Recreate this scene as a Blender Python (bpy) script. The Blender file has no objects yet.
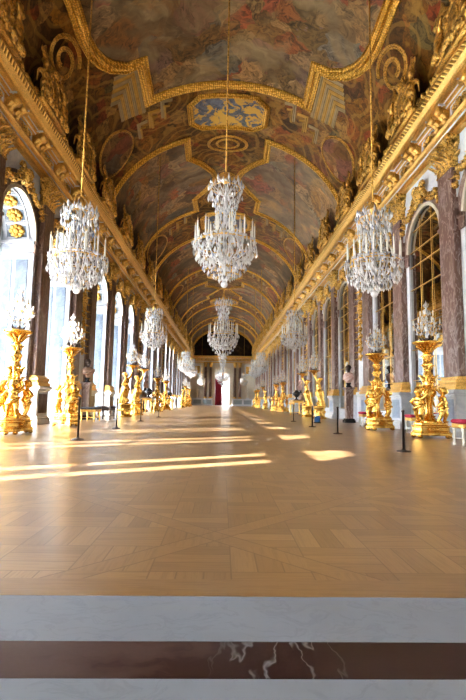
import bpy, bmesh, math, random
from mathutils import Vector, Matrix, Euler
R = math.radians
PI = math.pi
sin, cos = math.sin, math.cos
col = bpy.context.scene.collection
rnd = random.Random(7)
WORLD_E, SUN_E, FILL_E = 13.0, 17.0, 120.0
VIEW, LOOK, EXPO = 'Standard', 'Medium High Contrast', 1.55

# ------------------------------------------------------------------ mesh collector
class MB:
    def __init__(s):
        s.v = []; s.f = []; s.m = []
    def add(s, verts, faces, mi=0):
        b = len(s.v)
        s.v.extend([tuple(p) for p in verts])
        for f in faces:
            s.f.append([b + i for i in f]); s.m.append(mi)
    def box(s, x0, x1, y0, y1, z0, z1, mi=0, M=None):
        vs = [Vector((x, y, z)) for z in (z0, z1) for y in (y0, y1) for x in (x0, x1)]
        if M is not None: vs = [M @ p for p in vs]
        s.add(vs, [(0, 2, 3, 1), (4, 5, 7, 6), (0, 1, 5, 4), (2, 6, 7, 3), (0, 4, 6, 2), (1, 3, 7, 5)], mi)
    def cbox(s, cx, cy, z0, z1, hx, hy, mi=0, bev=0.0):
        """box with bevelled vertical edges and soft top and bottom"""
        if bev <= 0:
            s.box(cx - hx, cx + hx, cy - hy, cy + hy, z0, z1, mi); return
        def ring(ix, z):
            a, b = hx - ix, hy - ix
            c = bev
            return [(cx - a, cy - b + c, z), (cx - a + c, cy - b, z), (cx + a - c, cy - b, z), (cx + a, cy - b + c, z),
                    (cx + a, cy + b - c, z), (cx + a - c, cy + b, z), (cx - a + c, cy + b, z), (cx - a, cy + b - c, z)]
        e = min(bev, (z1 - z0) * .3)
        rs = [ring(e, z0), ring(0, z0 + e), ring(0, z1 - e), ring(e, z1)]
        s.loft(rs, mi, True, True)
    def loft(s, rings, mi=0, cap0=False, cap1=False, closed=True):
        n = len(rings[0]); vs = [p for r in rings for p in r]; fs = []
        for i in range(len(rings) - 1):
            for j in range(n if closed else n - 1):
                k = (j + 1) % n
                fs.append((i * n + j, i * n + k, (i + 1) * n + k, (i + 1) * n + j))
        if cap0: fs.append(tuple(reversed(range(n))))
        if cap1: fs.append(tuple((len(rings) - 1) * n + j for j in range(n)))
        s.add(vs, fs, mi)
    def lathe(s, prof, seg=20, c=(0, 0, 0), mi=0, M=None, wob=None):
        rings = []
        for r, z in prof:
            ring = []
            for j in range(seg):
                a = 2 * PI * j / seg
                rr = max(r, 1e-4) * (1 + (wob(a, z) if wob else 0))
                p = Vector((rr * cos(a), rr * sin(a), z))
                if M is not None: p = M @ p
                ring.append((p.x + c[0], p.y + c[1], p.z + c[2]))
            rings.append(ring)
        s.loft(rings, mi, True, True)
    def tube(s, pts, rad, seg=8, mi=0, cap=True):
        pts = [Vector(p) for p in pts]; n = len(pts)
        if not isinstance(rad, (list, tuple)): rad = [rad] * n
        rings = []; prev = None
        for i in range(n):
            t = (pts[min(i + 1, n - 1)] - pts[max(i - 1, 0)])
            if t.length < 1e-9: t = Vector((0, 0, 1))
            t.normalize()
            if prev is None:
                up = Vector((0, 0, 1)) if abs(t.z) < .9 else Vector((1, 0, 0))
                a = t.cross(up).normalized()
            else:
                a = prev - t * prev.dot(t)
                a = a.normalized() if a.length > 1e-6 else t.orthogonal().normalized()
            prev = a; b = t.cross(a)
            rings.append([tuple(pts[i] + (a * cos(2 * PI * j / seg) + b * sin(2 * PI * j / seg)) * rad[i]) for j in range(seg)])
        s.loft(rings, mi, cap, cap)
    def ell(s, c, r, M=None, mi=0, nu=12, nv=8, bump=0.0, rg=None):
        rings = []
        for i in range(nv + 1):
            th = PI * i / nv
            ring = []
            for j in range(nu):
                a = 2 * PI * j / nu
                k = 1 + (rg.uniform(-bump, bump) if rg and 0 < i < nv else 0)
                st = max(sin(th), 1e-3)
                p = Vector((r[0] * st * cos(a) * k, r[1] * st * sin(a) * k, -r[2] * cos(th) * k))
                if M is not None: p = M @ p
                ring.append((p.x + c[0], p.y + c[1], p.z + c[2]))
            rings.append(ring)
        s.loft(rings, mi, True, True)
    def caps(s, p0, p1, r0, r1, seg=10, mi=0):
        p0, p1 = Vector(p0), Vector(p1); d = p1 - p0
        if d.length < 1e-6: d = Vector((0, 0, 1e-3))
        t = d.normalized()
        pts = []; rr = []
        for k in (-1, -.8, -.45):
            pts.append(p0 + t * r0 * k); rr.append(r0 * math.sqrt(max(1 - k * k, .0025)))
        pts += [p0, p1]; rr += [r0, r1]
        for k in (.45, .8, 1):
            pts.append(p1 + t * r1 * k); rr.append(r1 * math.sqrt(max(1 - k * k, .0025)))
        s.tube(pts, rr, seg, mi)
    def drop(s, c, r, h, mi=0, yaw=0.0):
        x, y, z = c; vs = [(x, y, z)]
        for j in range(5):
            a = yaw + 2 * PI * j / 5
            vs.append((x + r * cos(a), y + r * sin(a), z - h * .62))
        vs.append((x, y, z - h))
        fs = []
        for j in range(5):
            k = (j + 1) % 5
            fs += [(0, 1 + j, 1 + k), (6, 1 + k, 1 + j)]
        s.add(vs, fs, mi)
    def leaf(s, p, d, up, L, w, curl=.5, mi=0, th=.012):
        """an acanthus-like leaf curling away from d towards up"""
        p, d, up = Vector(p), Vector(d).normalized(), Vector(up).normalized()
        side = d.cross(up)
        if side.length < 1e-5: side = d.orthogonal()
        side.normalize()
        n = 6; rows = []
        for i in range(n + 1):
            t = i / n
            ang = curl * t * t * 2.6
            q = p + d * (L * (t - .18 * t * t * curl)) + up * (L * .55 * (1 - cos(ang)) * 1.0)
            ww = w * (sin(PI * min(1, .12 + t * .88)) ** .7) * (1 + .22 * (1 if i % 2 else -1))
            nn = up
            rows.append([tuple(q - side * ww - nn * th), tuple(q - side * ww * .5 + nn * th), tuple(q + nn * th * 2.0), tuple(q + side * ww * .5 + nn * th), tuple(q + side * ww - nn * th), tuple(q - nn * th * 1.5)])
        s.loft(rows, mi, True, True)
    def scroll(s, c, ax, ay, r, turns=1.6, th=.02, seg=6, mi=0, k=.75, start=0.0, n=22):
        c, ax, ay = Vector(c), Vector(ax).normalized(), Vector(ay).normalized()
        pts = []; rr = []
        for i in range(n + 1):
            t = i / n; a = start + t * turns * 2 * PI; q = r * (1 - k * t)
            pts.append(c + ax * (q * cos(a)) + ay * (q * sin(a))); rr.append(th * (1 - .5 * t))
        s.tube(pts, rr, seg, mi)
    def mesh(s, name, mats, smooth=False):
        me = bpy.data.meshes.new(name)
        me.from_pydata(s.v, [], s.f)
        for m in mats: me.materials.append(m)
        if len(mats) > 1: me.polygons.foreach_set('material_index', s.m)
        if smooth: me.polygons.foreach_set('use_smooth', [True] * len(me.polygons))
        me.update()
        bm = bmesh.new(); bm.from_mesh(me); bmesh.ops.recalc_face_normals(bm, faces=bm.faces); bm.to_mesh(me); bm.free()
        return me
    def obj(s, name, mats, parent=None, smooth=False, loc=None):
        if not isinstance(mats, (list, tuple)): mats = [mats]
        return link(name, s.mesh(name, mats, smooth), parent, loc)

def link(name, data, parent=None, loc=None):
    o = bpy.data.objects.new(name, data); col.objects.link(o)
    if parent is not None: o.parent = parent
    if loc is not None: o.location = loc
    return o
def tag(o, label=None, cat=None, group=None, kind=None):
    if label: o['label'] = label
    if cat: o['category'] = cat
    if group: o['group'] = group
    if kind: o['kind'] = kind
    return o
def thing(name, label, cat, loc=(0, 0, 0), rz=0.0, group=None):
    o = link(name, None); o.location = loc; o.rotation_euler = (0, 0, rz); o.empty_display_size = .1
    return tag(o, label, cat, group)
def struct(name, loc=(0, 0, 0)):
    o = link(name, None); o.location = loc; o['kind'] = 'structure'; return o
def tree(o, parent=None):
    c = o.copy(); col.objects.link(c)
    if parent is not None: c.parent = parent
    for ch in list(o.children): tree(ch, c)
    return c
def dup(o, loc, rz=None, label=None, group=None, scale=None):
    c = tree(o); c.location = loc
    if rz is not None: c.rotation_euler = (0, 0, rz)
    if scale is not None: c.scale = scale
    if label: c['label'] = label
    if group: c['group'] = group
    return c
ORD = 'first second third fourth fifth sixth seventh eighth ninth tenth eleventh twelfth thirteenth fourteenth fifteenth sixteenth seventeenth eighteenth nineteenth twentieth'.split() + ['twenty-' + w for w in 'first second third fourth fifth sixth seventh eighth ninth'.split()]

def body(mb, name, mats, voxel=.014, parent=None, smooth_it=4):
    """fuse overlapping volumes into one continuous surface"""
    me = mb.mesh(name + '_raw', [mats] if not isinstance(mats, (list, tuple)) else mats)
    o = bpy.data.objects.new(name + '_raw', me); col.objects.link(o)
    m = o.modifiers.new('r', 'REMESH'); m.mode = 'VOXEL'; m.voxel_size = voxel; m.use_smooth_shade = True
    if smooth_it:
        q = o.modifiers.new('s', 'SMOOTH'); q.factor = .5; q.iterations = smooth_it
    dg = bpy.context.evaluated_depsgraph_get(); dg.update()
    out = bpy.data.meshes.new_from_object(o.evaluated_get(dg))
    out.name = name
    bpy.data.objects.remove(o)
    out.materials.clear()
    for mm in ([mats] if not isinstance(mats, (list, tuple)) else mats): out.materials.append(mm)
    out.polygons.foreach_set('use_smooth', [True] * len(out.polygons))
    return link(name, out, parent)

# ------------------------------------------------------------------ node helpers
class G:
    def __init__(s, name):
        s.mat = bpy.data.materials.new(name); s.mat.use_nodes = True
        s.nt = s.mat.node_tree; s.nt.nodes.clear()
        s.out = s.nt.nodes.new('ShaderNodeOutputMaterial')
    def n(s, t, **kw):
        x = s.nt.nodes.new(t)
        for k, v in kw.items(): setattr(x, k, v)
        return x
    def put(s, sock, v):
        if v is None: return
        if isinstance(v, bpy.types.NodeSocket): s.nt.links.new(v, sock)
        elif isinstance(v, (tuple, list)) and sock.type == 'RGBA' and len(v) == 3: sock.default_value = (*v, 1)
        else: sock.default_value = v
    def m(s, op, a, b=None, c=None):
        x = s.n('ShaderNodeMath', operation=op)
        s.put(x.inputs[0], a)
        if b is not None: s.put(x.inputs[1], b)
        if c is not None: s.put(x.inputs[2], c)
        return x.outputs[0]
    def mix(s, f, a, b, blend='MIX'):
        x = s.n('ShaderNodeMix', data_type='RGBA', blend_type=blend)
        s.put(x.inputs[0], f); s.put(x.inputs[6], a); s.put(x.inputs[7], b)
        return x.outputs[2]
    def xyz(s, v):
        x = s.n('ShaderNodeSeparateXYZ'); s.put(x.inputs[0], v); return x.outputs
    def vec(s, a, b, c):
        x = s.n('ShaderNodeCombineXYZ'); s.put(x.inputs[0], a); s.put(x.inputs[1], b); s.put(x.inputs[2], c); return x.outputs[0]
    def obj(s): return s.n('ShaderNodeTexCoord').outputs['Object']
    def gen(s): return s.n('ShaderNodeTexCoord').outputs['Generated']
    def pos(s): return s.n('ShaderNodeNewGeometry').outputs['Position']
    def noise(s, v, scale, detail=3, rough=.55, dist=0.0, color=False):
        x = s.n('ShaderNodeTexNoise'); s.put(x.inputs['Vector'], v); s.put(x.inputs['Scale'], scale)
        s.put(x.inputs['Detail'], detail); s.put(x.inputs['Roughness'], rough); s.put(x.inputs['Distortion'], dist)
        return x.outputs['Color' if color else 'Fac']
    def wnoise(s, v, color=False):
        x = s.n('ShaderNodeTexWhiteNoise', noise_dimensions='3D'); s.put(x.inputs['Vector'], v); return x.outputs['Color' if color else 'Value']
    def voro(s, v, scale, feature='F1', out='Distance', rand=1.0, smooth=None):
        x = s.n('ShaderNodeTexVoronoi', feature=feature); s.put(x.inputs['Vector'], v); s.put(x.inputs['Scale'], scale)
        s.put(x.inputs['Randomness'], rand)
        if smooth is not None and feature == 'SMOOTH_F1': s.put(x.inputs['Smoothness'], smooth)
        return x.outputs[out]
    def ramp(s, f, stops, interp='LINEAR'):
        x = s.n('ShaderNodeValToRGB'); s.put(x.inputs[0], f); r = x.color_ramp; r.interpolation = interp
        while len(r.elements) < len(stops): r.elements.new(.5)
        for e, (p, c) in zip(r.elements, stops):
            e.position = p; e.color = (*c, 1) if len(c) == 3 else c
        return x.outputs[0]
    def vmul(s, v, k):
        x = s.n('ShaderNodeVectorMath', operation='MULTIPLY'); s.put(x.inputs[0], v); s.put(x.inputs[1], k); return x.outputs[0]
    def vadd(s, v, k):
        x = s.n('ShaderNodeVectorMath', operation='ADD'); s.put(x.inputs[0], v); s.put(x.inputs[1], k); return x.outputs[0]
    def warp(s, v, scale, amt):
        c = s.noise(v, scale, 3, color=True)
        x = s.n('ShaderNodeVectorMath', operation='SUBTRACT'); s.put(x.inputs[0], c); x.inputs[1].default_value = (.5, .5, .5)
        return s.vadd(v, s.vmul(x.outputs[0], (amt, amt, amt)))
    def bump(s, h, strength=.3, dist=.02):
        x = s.n('ShaderNodeBump'); s.put(x.inputs['Height'], h); x.inputs['Strength'].default_value = strength; x.inputs['Distance'].default_value = dist
        return x.outputs[0]
    def bsdf(s, color, rough=.5, metal=0.0, normal=None, spec=None, coat=None, coat_rough=.1, sss=None):
        x = s.n('ShaderNodeBsdfPrincipled')
        s.put(x.inputs['Base Color'], color); s.put(x.inputs['Roughness'], rough); s.put(x.inputs['Metallic'], metal)
        if normal is not None: s.put(x.inputs['Normal'], normal)
        if spec is not None: s.put(x.inputs['Specular IOR Level'], spec)
        if coat is not None:
            s.put(x.inputs['Coat Weight'], coat); s.put(x.inputs['Coat Roughness'], coat_rough)
        return x.outputs[0]
    def done(s, sh):
        s.nt.links.new(sh, s.out.inputs['Surface']); return s.mat

def gold(name, a, b, scale=9, rough=.34, metal=.85, bs=.5, bd=.012, cav=.35):
    g = G(name); p = g.obj()
    n = g.noise(p, scale, 4, .6)
    n2 = g.noise(p, scale * 5, 2, .5)
    c = g.mix(g.m('MULTIPLY', n, 1.0), a, b)
    dark = g.ramp(n2, [(.25, (1 - cav,) * 3), (.55, (1, 1, 1))])  # darker pits in the colour imitate shadow in carved recesses
    c = g.mix(1.0, c, dark, 'MULTIPLY')
    return g.done(g.bsdf(c, rough, metal, g.bump(n2, bs, bd)))
M = {}
M['gold'] = gold('gilding', (1.0, .69, .25), (.74, .44, .11), 9, .30, .9, .6, .015, .45)
M['gold_statue'] = gold('statue_gilding', (.97, .64, .19), (.76, .44, .09), 7, .26, .95, .3, .008, .35)
M['gold_dark'] = gold('aged_gilding', (.94, .60, .17), (.54, .31, .07), 4, .36, .8, .9, .04, .75)
M['gold_relief'] = gold('carved_gilding', (1.0, .68, .22), (.62, .36, .08), 4.5, .30, .85, 1.0, .05, .88)
M['gold_frame'] = gold('frame_gilding', (.88, .53, .11), (.60, .32, .05), 22, .40, .8, 1.0, .035, .55)

def marble(name, base, vein, deep, scale=2.0, vs=.5, rough=.22, vw=.06, spec=.5, stretch=(1, 1, 1)):
    g = G(name); p = g.vmul(g.obj(), stretch)
    w = g.warp(p, scale, .5)
    n = g.noise(w, scale, 5, .6, .6)
    v = g.m('ABSOLUTE', g.m('SUBTRACT', g.noise(w, scale * 1.3, 4, .6, 1.2), .5))
    vm = g.ramp(v, [(0.0, (1, 1, 1)), (vw, (0, 0, 0))])
    blot = g.voro(g.warp(p, scale * 3, .25), scale * 4, 'F1', 'Distance')
    c = g.mix(n, base, deep)
    c = g.mix(g.m('MULTIPLY', vm, vs), c, vein)
    c = g.mix(g.m('MULTIPLY', g.ramp(blot, [(.12, (1, 1, 1)), (.28, (0, 0, 0))]), vs * .55), c, vein)
    return g.done(g.bsdf(c, rough, 0, None, spec))
M['white_marble'] = marble('white_marble', (.86, .87, .88), (.62, .66, .72), (.76, .79, .83), 1.6, .5)
M['reveal_marble'] = marble('sunlit_reveal_marble', (.42, .43, .45), (.26, .29, .33), (.36, .38, .41), 1.6, .4)  # reveal marbles darkened in colour to offset the strong window light
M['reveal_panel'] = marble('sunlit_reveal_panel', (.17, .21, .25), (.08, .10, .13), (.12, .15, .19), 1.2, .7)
M['cream'] = marble('cream_marble', (.80, .74, .62), (.62, .55, .42), (.70, .64, .52), 2.2, .4)
M['red_marble'] = marble('red_marble', (.225, .135, .105), (.56, .47, .42), (.13, .072, .056), 2.6, .55, .28, .05, .5, (1, 1, .45))
M['brown_marble'] = marble('brown_marble', (.21, .13, .095), (.46, .37, .30), (.13, .08, .055), 2.6, .45, .28, .05, .5, (1, 1, .45))
M['blue_marble'] = marble('grey_blue_marble', (.62, .70, .78), (.42, .50, .60), (.50, .58, .67), 1.8, .6)
M['pink_marble'] = marble('pink_marble', (.62, .42, .36), (.85, .74, .68), (.50, .31, .26), 6, .5)
M['porphyry'] = marble('porphyry', (.30, .19, .13), (.52, .40, .28), (.20, .11, .08), 9, .5)
g = G('slab_marble_pale'); p = g.obj(); w = g.warp(p, 3.0, .35)
v = g.m('ABSOLUTE', g.m('SUBTRACT', g.noise(g.vmul(w, (1.0, 2.2, 1)), 2.2, 5, .65, 1.5), .5))
c = g.mix(g.noise(w, 4, 5, .6), (.40, .43, .46), (.52, .54, .57))
c = g.mix(g.m('MULTIPLY', g.ramp(v, [(0, (1, 1, 1)), (.03, (0, 0, 0))]), .22), c, (.24, .27, .31))
c = g.mix(g.m('MULTIPLY', g.ramp(g.noise(p, 60, 2), [(.62, (0, 0, 0)), (.75, (1, 1, 1))]), .15), c, (.25, .27, .30))
c = g.mix(1.0, c, (.52, .535, .555), 'MULTIPLY')
M['slab_white'] = g.done(g.bsdf(c, .42, 0, None, .35))
g = G('slab_marble_dark_red'); p = g.obj(); w = g.warp(p, 5.0, .22)
px = g.xyz(w)
blend = g.m('ADD', g.m('MULTIPLY', g.noise(g.vmul(w, (1.3, 3.5, 1)), 1.6, 4, .6, .8), .55), g.m('MULTIPLY_ADD', px[0], .28, .27))
c = g.ramp(blend, [(.40, (.19, .125, .105)), (.48, (.13, .075, .06)), (.51, (.05, .018, .018)), (.8, (.036, .012, .014))])
c = g.mix(g.m('MULTIPLY', g.noise(p, 70, 3, .7), .5), c, (.10, .05, .04))
v = g.m('ABSOLUTE', g.m('SUBTRACT', g.noise(g.vmul(g.warp(p, 6.0, .10), (4.2, .8, 1)), 2.2, 3, .55, .3), .5))
vm = g.ramp(v, [(0, (1, 1, 1)), (.022, (0, 0, 0))])
msk = g.ramp(g.m('ADD', g.m('SUBTRACT', 1.0, g.m('MULTIPLY', g.m('ABSOLUTE', g.m('SUBTRACT', g.xyz(p)[0], .14)), 3.6)), g.m('MULTIPLY', g.noise(p, 5.0, 2), .5)), [(.45, (0, 0, 0)), (.85, (1, 1, 1))])
c = g.mix(g.m('MULTIPLY', g.m('MULTIPLY', vm, msk), .75), c, (.42, .45, .44))
c = g.mix(1.0, c, (.55, .55, .58), 'MULTIPLY')
M['slab_red'] = g.done(g.bsdf(c, .3, 0, None, .45))

def plain(name, c, rough=.5, metal=0.0, var=.15, scale=12, spec=None, bs=0.0):
    g = G(name); p = g.obj(); n = g.noise(p, scale, 3)
    cc = g.mix(n, tuple(x * (1 - var) for x in c), tuple(min(1, x * (1 + var)) for x in c))
    return g.done(g.bsdf(cc, rough, metal, g.bump(n, bs, .01) if bs else None, spec))
M['candle'] = plain('candle_wax', (.90, .88, .80), .5)
M['bulb'] = plain('candle_tip', (.95, .72, .40), .4)
M['bronze'] = plain('dark_bronze', (.07, .05, .04), .35, .6)
M['red_cloth'] = plain('crimson_cloth', (.36, .02, .05), .8, 0, .3, 6)
M['black_seat'] = plain('dark_upholstery', (.035, .03, .03), .7)
M['post_metal'] = plain('dark_steel', (.11, .09, .085), .35, .7)
M['black'] = plain('black_stone', (.025, .023, .025), .25)
M['blue'] = plain('blue_plastic', (.05, .16, .42), .4)
M['stool_paint'] = plain('grey_white_paint', (.62, .60, .52), .5)
M['stucco'] = plain('white_stucco', (.84, .83, .80), .6)
M['outside_gravel'] = plain('pale_gravel', (.62, .60, .55), .9, 0, .2, 3)
M['grille'] = plain('grey_grille', (.34, .40, .42), .5)
M['window_paint'] = plain('white_window_paint', (.86, .88, .90), .4)

g = G('old_mirror'); p = g.obj(); n = g.noise(p, 1.2, 3)
gl = g.n('ShaderNodeBsdfGlossy'); g.put(gl.inputs['Color'], g.mix(n, (.62, .60, .55), (.74, .73, .70))); gl.inputs['Roughness'].default_value = .02
M['mirror'] = g.done(gl.outputs[0])
g = G('window_glass'); t = g.n('ShaderNodeBsdfTransparent'); t.inputs[0].default_value = (.97, .98, 1, 1)
gl = g.n('ShaderNodeBsdfGlossy'); gl.inputs['Roughness'].default_value = .01
fr = g.n('ShaderNodeLayerWeight'); fr.inputs[0].default_value = .15
mx = g.n('ShaderNodeMixShader'); g.put(mx.inputs[0], g.m('MULTIPLY', fr.outputs['Fresnel'], .5)); g.nt.links.new(t.outputs[0], mx.inputs[1]); g.nt.links.new(gl.outputs[0], mx.inputs[2])
M['glass'] = g.done(mx.outputs[0])
g = G('dimming_door_glass'); t = g.n('ShaderNodeBsdfTransparent'); t.inputs[0].default_value = (.11, .112, .115, 1)  # dark tint added to dim the sky behind the end door
gl = g.n('ShaderNodeBsdfGlossy'); gl.inputs['Roughness'].default_value = .02
mx = g.n('ShaderNodeMixShader'); mx.inputs[0].default_value = .06; g.nt.links.new(t.outputs[0], mx.inputs[1]); g.nt.links.new(gl.outputs[0], mx.inputs[2])
M['door_glass'] = g.done(mx.outputs[0])
g = G('translucent_diffuser'); t = g.n('ShaderNodeBsdfTranslucent'); t.inputs[0].default_value = (.86, .90, .95, 1)
d = g.n('ShaderNodeBsdfDiffuse'); d.inputs[0].default_value = (.9, .9, .9, 1)
mx = g.n('ShaderNodeMixShader'); mx.inputs[0].default_value = .35; g.nt.links.new(t.outputs[0], mx.inputs[1]); g.nt.links.new(d.outputs[0], mx.inputs[2])
M['shade'] = g.done(mx.outputs[0])
g = G('cut_crystal'); p = g.pos(); rv = g.n('ShaderNodeNewGeometry').outputs['Random Per Island']
d = g.n('ShaderNodeBsdfTranslucent'); g.put(d.inputs[0], g.ramp(rv, [(0, (.25, .24, .23)), (.12, (.55, .54, .53)), (.2, (.98, .98, .98)), (.78, (.98, .98, .98)), (.86, (.85, .62, .30)), (.93, (.9, .92, .95)), (1, (.55, .70, .95))]))  # varied drop colours imitate the sparkle and reflections of crystal
d2 = g.n('ShaderNodeBsdfDiffuse'); g.nt.links.new(d.inputs[0].links[0].from_socket, d2.inputs[0])
gl = g.n('ShaderNodeBsdfGlossy'); gl.inputs['Roughness'].default_value = .08; gl.inputs['Color'].default_value = (1, 1, 1, 1)
t = g.n('ShaderNodeBsdfTransparent'); t.inputs[0].default_value = (.96, .97, .98, 1)
m0 = g.n('ShaderNodeMixShader'); m0.inputs[0].default_value = .5; g.nt.links.new(d.outputs[0], m0.inputs[1]); g.nt.links.new(d2.outputs[0], m0.inputs[2])
m1 = g.n('ShaderNodeMixShader'); m1.inputs[0].default_value = .2; g.nt.links.new(m0.outputs[0], m1.inputs[1]); g.nt.links.new(gl.outputs[0], m1.inputs[2])
m2 = g.n('ShaderNodeMixShader'); g.put(m2.inputs[0], g.m('MULTIPLY_ADD', rv, .26, .0)); g.nt.links.new(m1.outputs[0], m2.inputs[1]); g.nt.links.new(t.outputs[0], m2.inputs[2])
M['crystal'] = g.done(m2.outputs[0])

# parquet: diagonal frames with basket-woven oak panels
g = G('oak_parquet'); P = g.xyz(g.obj()); X, Y = P[0], P[1]
S = 1.42
a = g.m('DIVIDE', g.m('ADD', X, Y), S * 1.41421); b = g.m('DIVIDE', g.m('SUBTRACT', g.m('ADD', X, .35), Y), S * 1.41421)
a = g.m('ADD', a, 40.28); b = g.m('ADD', b, 40.62)
fa, fb = g.m('FRACT', a), g.m('FRACT', b)
ia, ib = g.m('FLOOR', a), g.m('FLOOR', b)
W = .085
ea = g.m('LESS_THAN', g.m('ABSOLUTE', g.m('SUBTRACT', fa, .5)), W * .5)
eb = g.m('LESS_THAN', g.m('ABSOLUTE', g.m('SUBTRACT', fb, .5)), W * .5)
K = 1 / .335
kx, ky = g.m('MULTIPLY', X, K), g.m('MULTIPLY', Y, K)
ix, iy = g.m('FLOOR', kx), g.m('FLOOR', ky)
par = g.m('GREATER_THAN', g.m('MODULO', g.m('ADD', g.m('ADD', ix, iy), 400.0), 2.0), .5)
fx, fy = g.m('FRACT', kx), g.m('FRACT', ky)
def sel(f, u, v):  # f? v : u
    return g.m('ADD', g.m('MULTIPLY', u, g.m('SUBTRACT', 1.0, f)), g.m('MULTIPLY', v, f))
across = sel(par, fx, fy)
pl = g.m('FLOOR', g.m('MULTIPLY', across, 3.0))
pid = g.vec(g.m('ADD', ix, g.m('MULTIPLY', pl, .31)), iy, par)
inner_t = g.wnoise(pid)
bord = g.m('MAXIMUM', ea, eb)
bid = g.vec(g.m('MULTIPLY', ia, ea), g.m('MULTIPLY', ib, eb), g.m('ADD', ea, 7.0))
tone = sel(bord, g.m('MULTIPLY_ADD', inner_t, .95, .03), g.m('MULTIPLY_ADD', g.wnoise(bid), .3, .55))
ff = g.m('FRACT', g.m('MULTIPLY', across, 3.0))
gap_i = g.m('MAXIMUM', g.m('LESS_THAN', g.m('MINIMUM', ff, g.m('SUBTRACT', 1.0, ff)), .028), g.m('LESS_THAN', g.m('MINIMUM', g.m('MINIMUM', fx, g.m('SUBTRACT', 1.0, fx)), g.m('MINIMUM', fy, g.m('SUBTRACT', 1.0, fy))), .009))
da = g.m('ABSOLUTE', g.m('SUBTRACT', g.m('ABSOLUTE', g.m('SUBTRACT', fa, .5)), W * .5)); db = g.m('ABSOLUTE', g.m('SUBTRACT', g.m('ABSOLUTE', g.m('SUBTRACT', fb, .5)), W * .5))
gap_b = g.m('LESS_THAN', g.m('MINIMUM', da, db), .003)
gap = g.m('MAXIMUM', g.m('MULTIPLY', gap_i, g.m('SUBTRACT', 1.0, bord)), gap_b)
# border plank along the threshold
strip = g.m('LESS_THAN', Y, 1.93)
gap = g.m('MULTIPLY', gap, g.m('SUBTRACT', 1.0, strip))
gv_i = g.vec(g.m('MULTIPLY', X, sel(par, 60.0, 4.0)), g.m('MULTIPLY', Y, sel(par, 4.0, 60.0)), g.m('MULTIPLY', tone, 30.0))
grain = g.noise(gv_i, 1.0, 4, .65, .6)
gs = g.noise(g.vec(g.m('MULTIPLY', X, 5.0), g.m('MULTIPLY', Y, 60.0), 3.0), 1.0, 4, .65, .6)
tone = sel(strip, tone, .35)
grain = sel(strip, grain, gs)
c = g.ramp(tone, [(0, (.235, .138, .058)), (.4, (.295, .178, .078)), (.75, (.335, .208, .094)), (1, (.39, .255, .12))])
c = g.mix(1.0, c, g.ramp(grain, [(.2, (.62, .58, .55)), (.55, (1, 1, 1)), (.8, (1.0, 1.0, 1.0))]), 'MULTIPLY')
c = g.mix(g.m('MULTIPLY', gap, .65), c, (.10, .05, .02))
wear = g.noise(g.vec(X, Y, 0.0), .8, 4, .6)
rgh = g.m('MULTIPLY_ADD', wear, .08, .276)
M['parquet'] = g.done(g.bsdf(c, rgh, 0, g.bump(g.m('SUBTRACT', grain, gap), .10, .003), .9, .5, .28))

# painted ceilings (generic clouds and draperies, no known picture)
PAL = [(0, (.055, .035, .02)), (.14, (.20, .12, .045)), (.26, (.30, .08, .04)), (.36, (.10, .12, .16)), (.48, (.36, .24, .14)), (.60, (.12, .085, .035)), (.72, (.42, .30, .20)), (.84, (.16, .19, .22)), (.93, (.24, .06, .05)), (1, (.30, .22, .07))]
def painting(name, sky, edge_amt, k=1.0, seed=0.0, fig=.55):
    g = G(name); p = g.vadd(g.pos(), (seed, seed * 1.7, 0))
    w = g.warp(g.warp(p, .55, 1.6), 2.2, .5)
    cloud = g.noise(w, .42, 5, .6, 1.2)
    c = g.ramp(cloud, sky)
    figs = g.ramp(g.n('ShaderNodeTexVoronoi').outputs[0], PAL) if False else None
    vc = g.n('ShaderNodeTexVoronoi', feature='F1'); g.put(vc.inputs['Vector'], g.vmul(w, (1.0, 1.0, .8))); vc.inputs['Scale'].default_value = 1.25
    cell = g.xyz(vc.outputs['Color'])[0]
    fc = g.ramp(cell, PAL, 'LINEAR')
    fold = g.noise(g.warp(w, 3, .5), 3.2, 4, .6, 1.5)
    fc = g.mix(1.0, fc, g.ramp(fold, [(.32, (.15, .15, .15)), (.6, (1.35, 1.35, 1.35))]), 'MULTIPLY')
    msk = g.ramp(g.noise(g.vadd(p, (9, 3, 1)), .38, 3, .6, .8), [(fig - .08, (0, 0, 0)), (fig + .05, (1, 1, 1))])
    c = g.mix(g.m('MULTIPLY', msk, edge_amt), c, fc)
    k *= .95
    c = g.mix(1.0, c, (k * .98, k * .83, k * .54), 'MULTIPLY')
    return g.done(g.bsdf(c, .55, 0, None, .25))
SKY1 = [(.25, (.07, .05, .035)), (.42, (.16, .12, .085)), (.55, (.26, .22, .17)), (.66, (.38, .33, .26)), (.8, (.20, .19, .19))]
SKY2 = [(.25, (.05, .04, .04)), (.42, (.12, .095, .085)), (.55, (.19, .17, .165)), (.66, (.36, .27, .17)), (.8, (.17, .17, .19))]
M['paint1'] = painting('painted_sky', SKY1, .85, 1.0, 3.0, .47)
M['paint2'] = painting('painted_dusk', SKY2, .7, 1.35, 11.0, .52)
M['paint3'] = painting('painted_storm', [(.25, (.04, .035, .03)), (.5, (.11, .09, .075)), (.7, (.22, .18, .14)), (.85, (.13, .14, .17))], .75, 1.35, 23.0, .5)
M['lunette'] = painting('painted_lunette', [(.25, (.02, .018, .016)), (.6, (.06, .05, .045)), (.85, (.10, .085, .07))], .5, .6, 31.0, .55)
M['blue_paint'] = None
g = G('painted_grisaille'); p = g.pos(); w = g.warp(p, 2.5, .5)
f = g.ramp(g.noise(w, 1.5, 4, .6, .8), [(.475, (0, 0, 0)), (.515, (1, 1, 1))])
c = g.mix(f, (.62, .38, .07), g.ramp(g.noise(w, 6, 3), [(.3, (.05, .06, .09)), (.7, (.17, .19, .24))]))
M['octagon'] = g.done(g.bsdf(c, .5))
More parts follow.
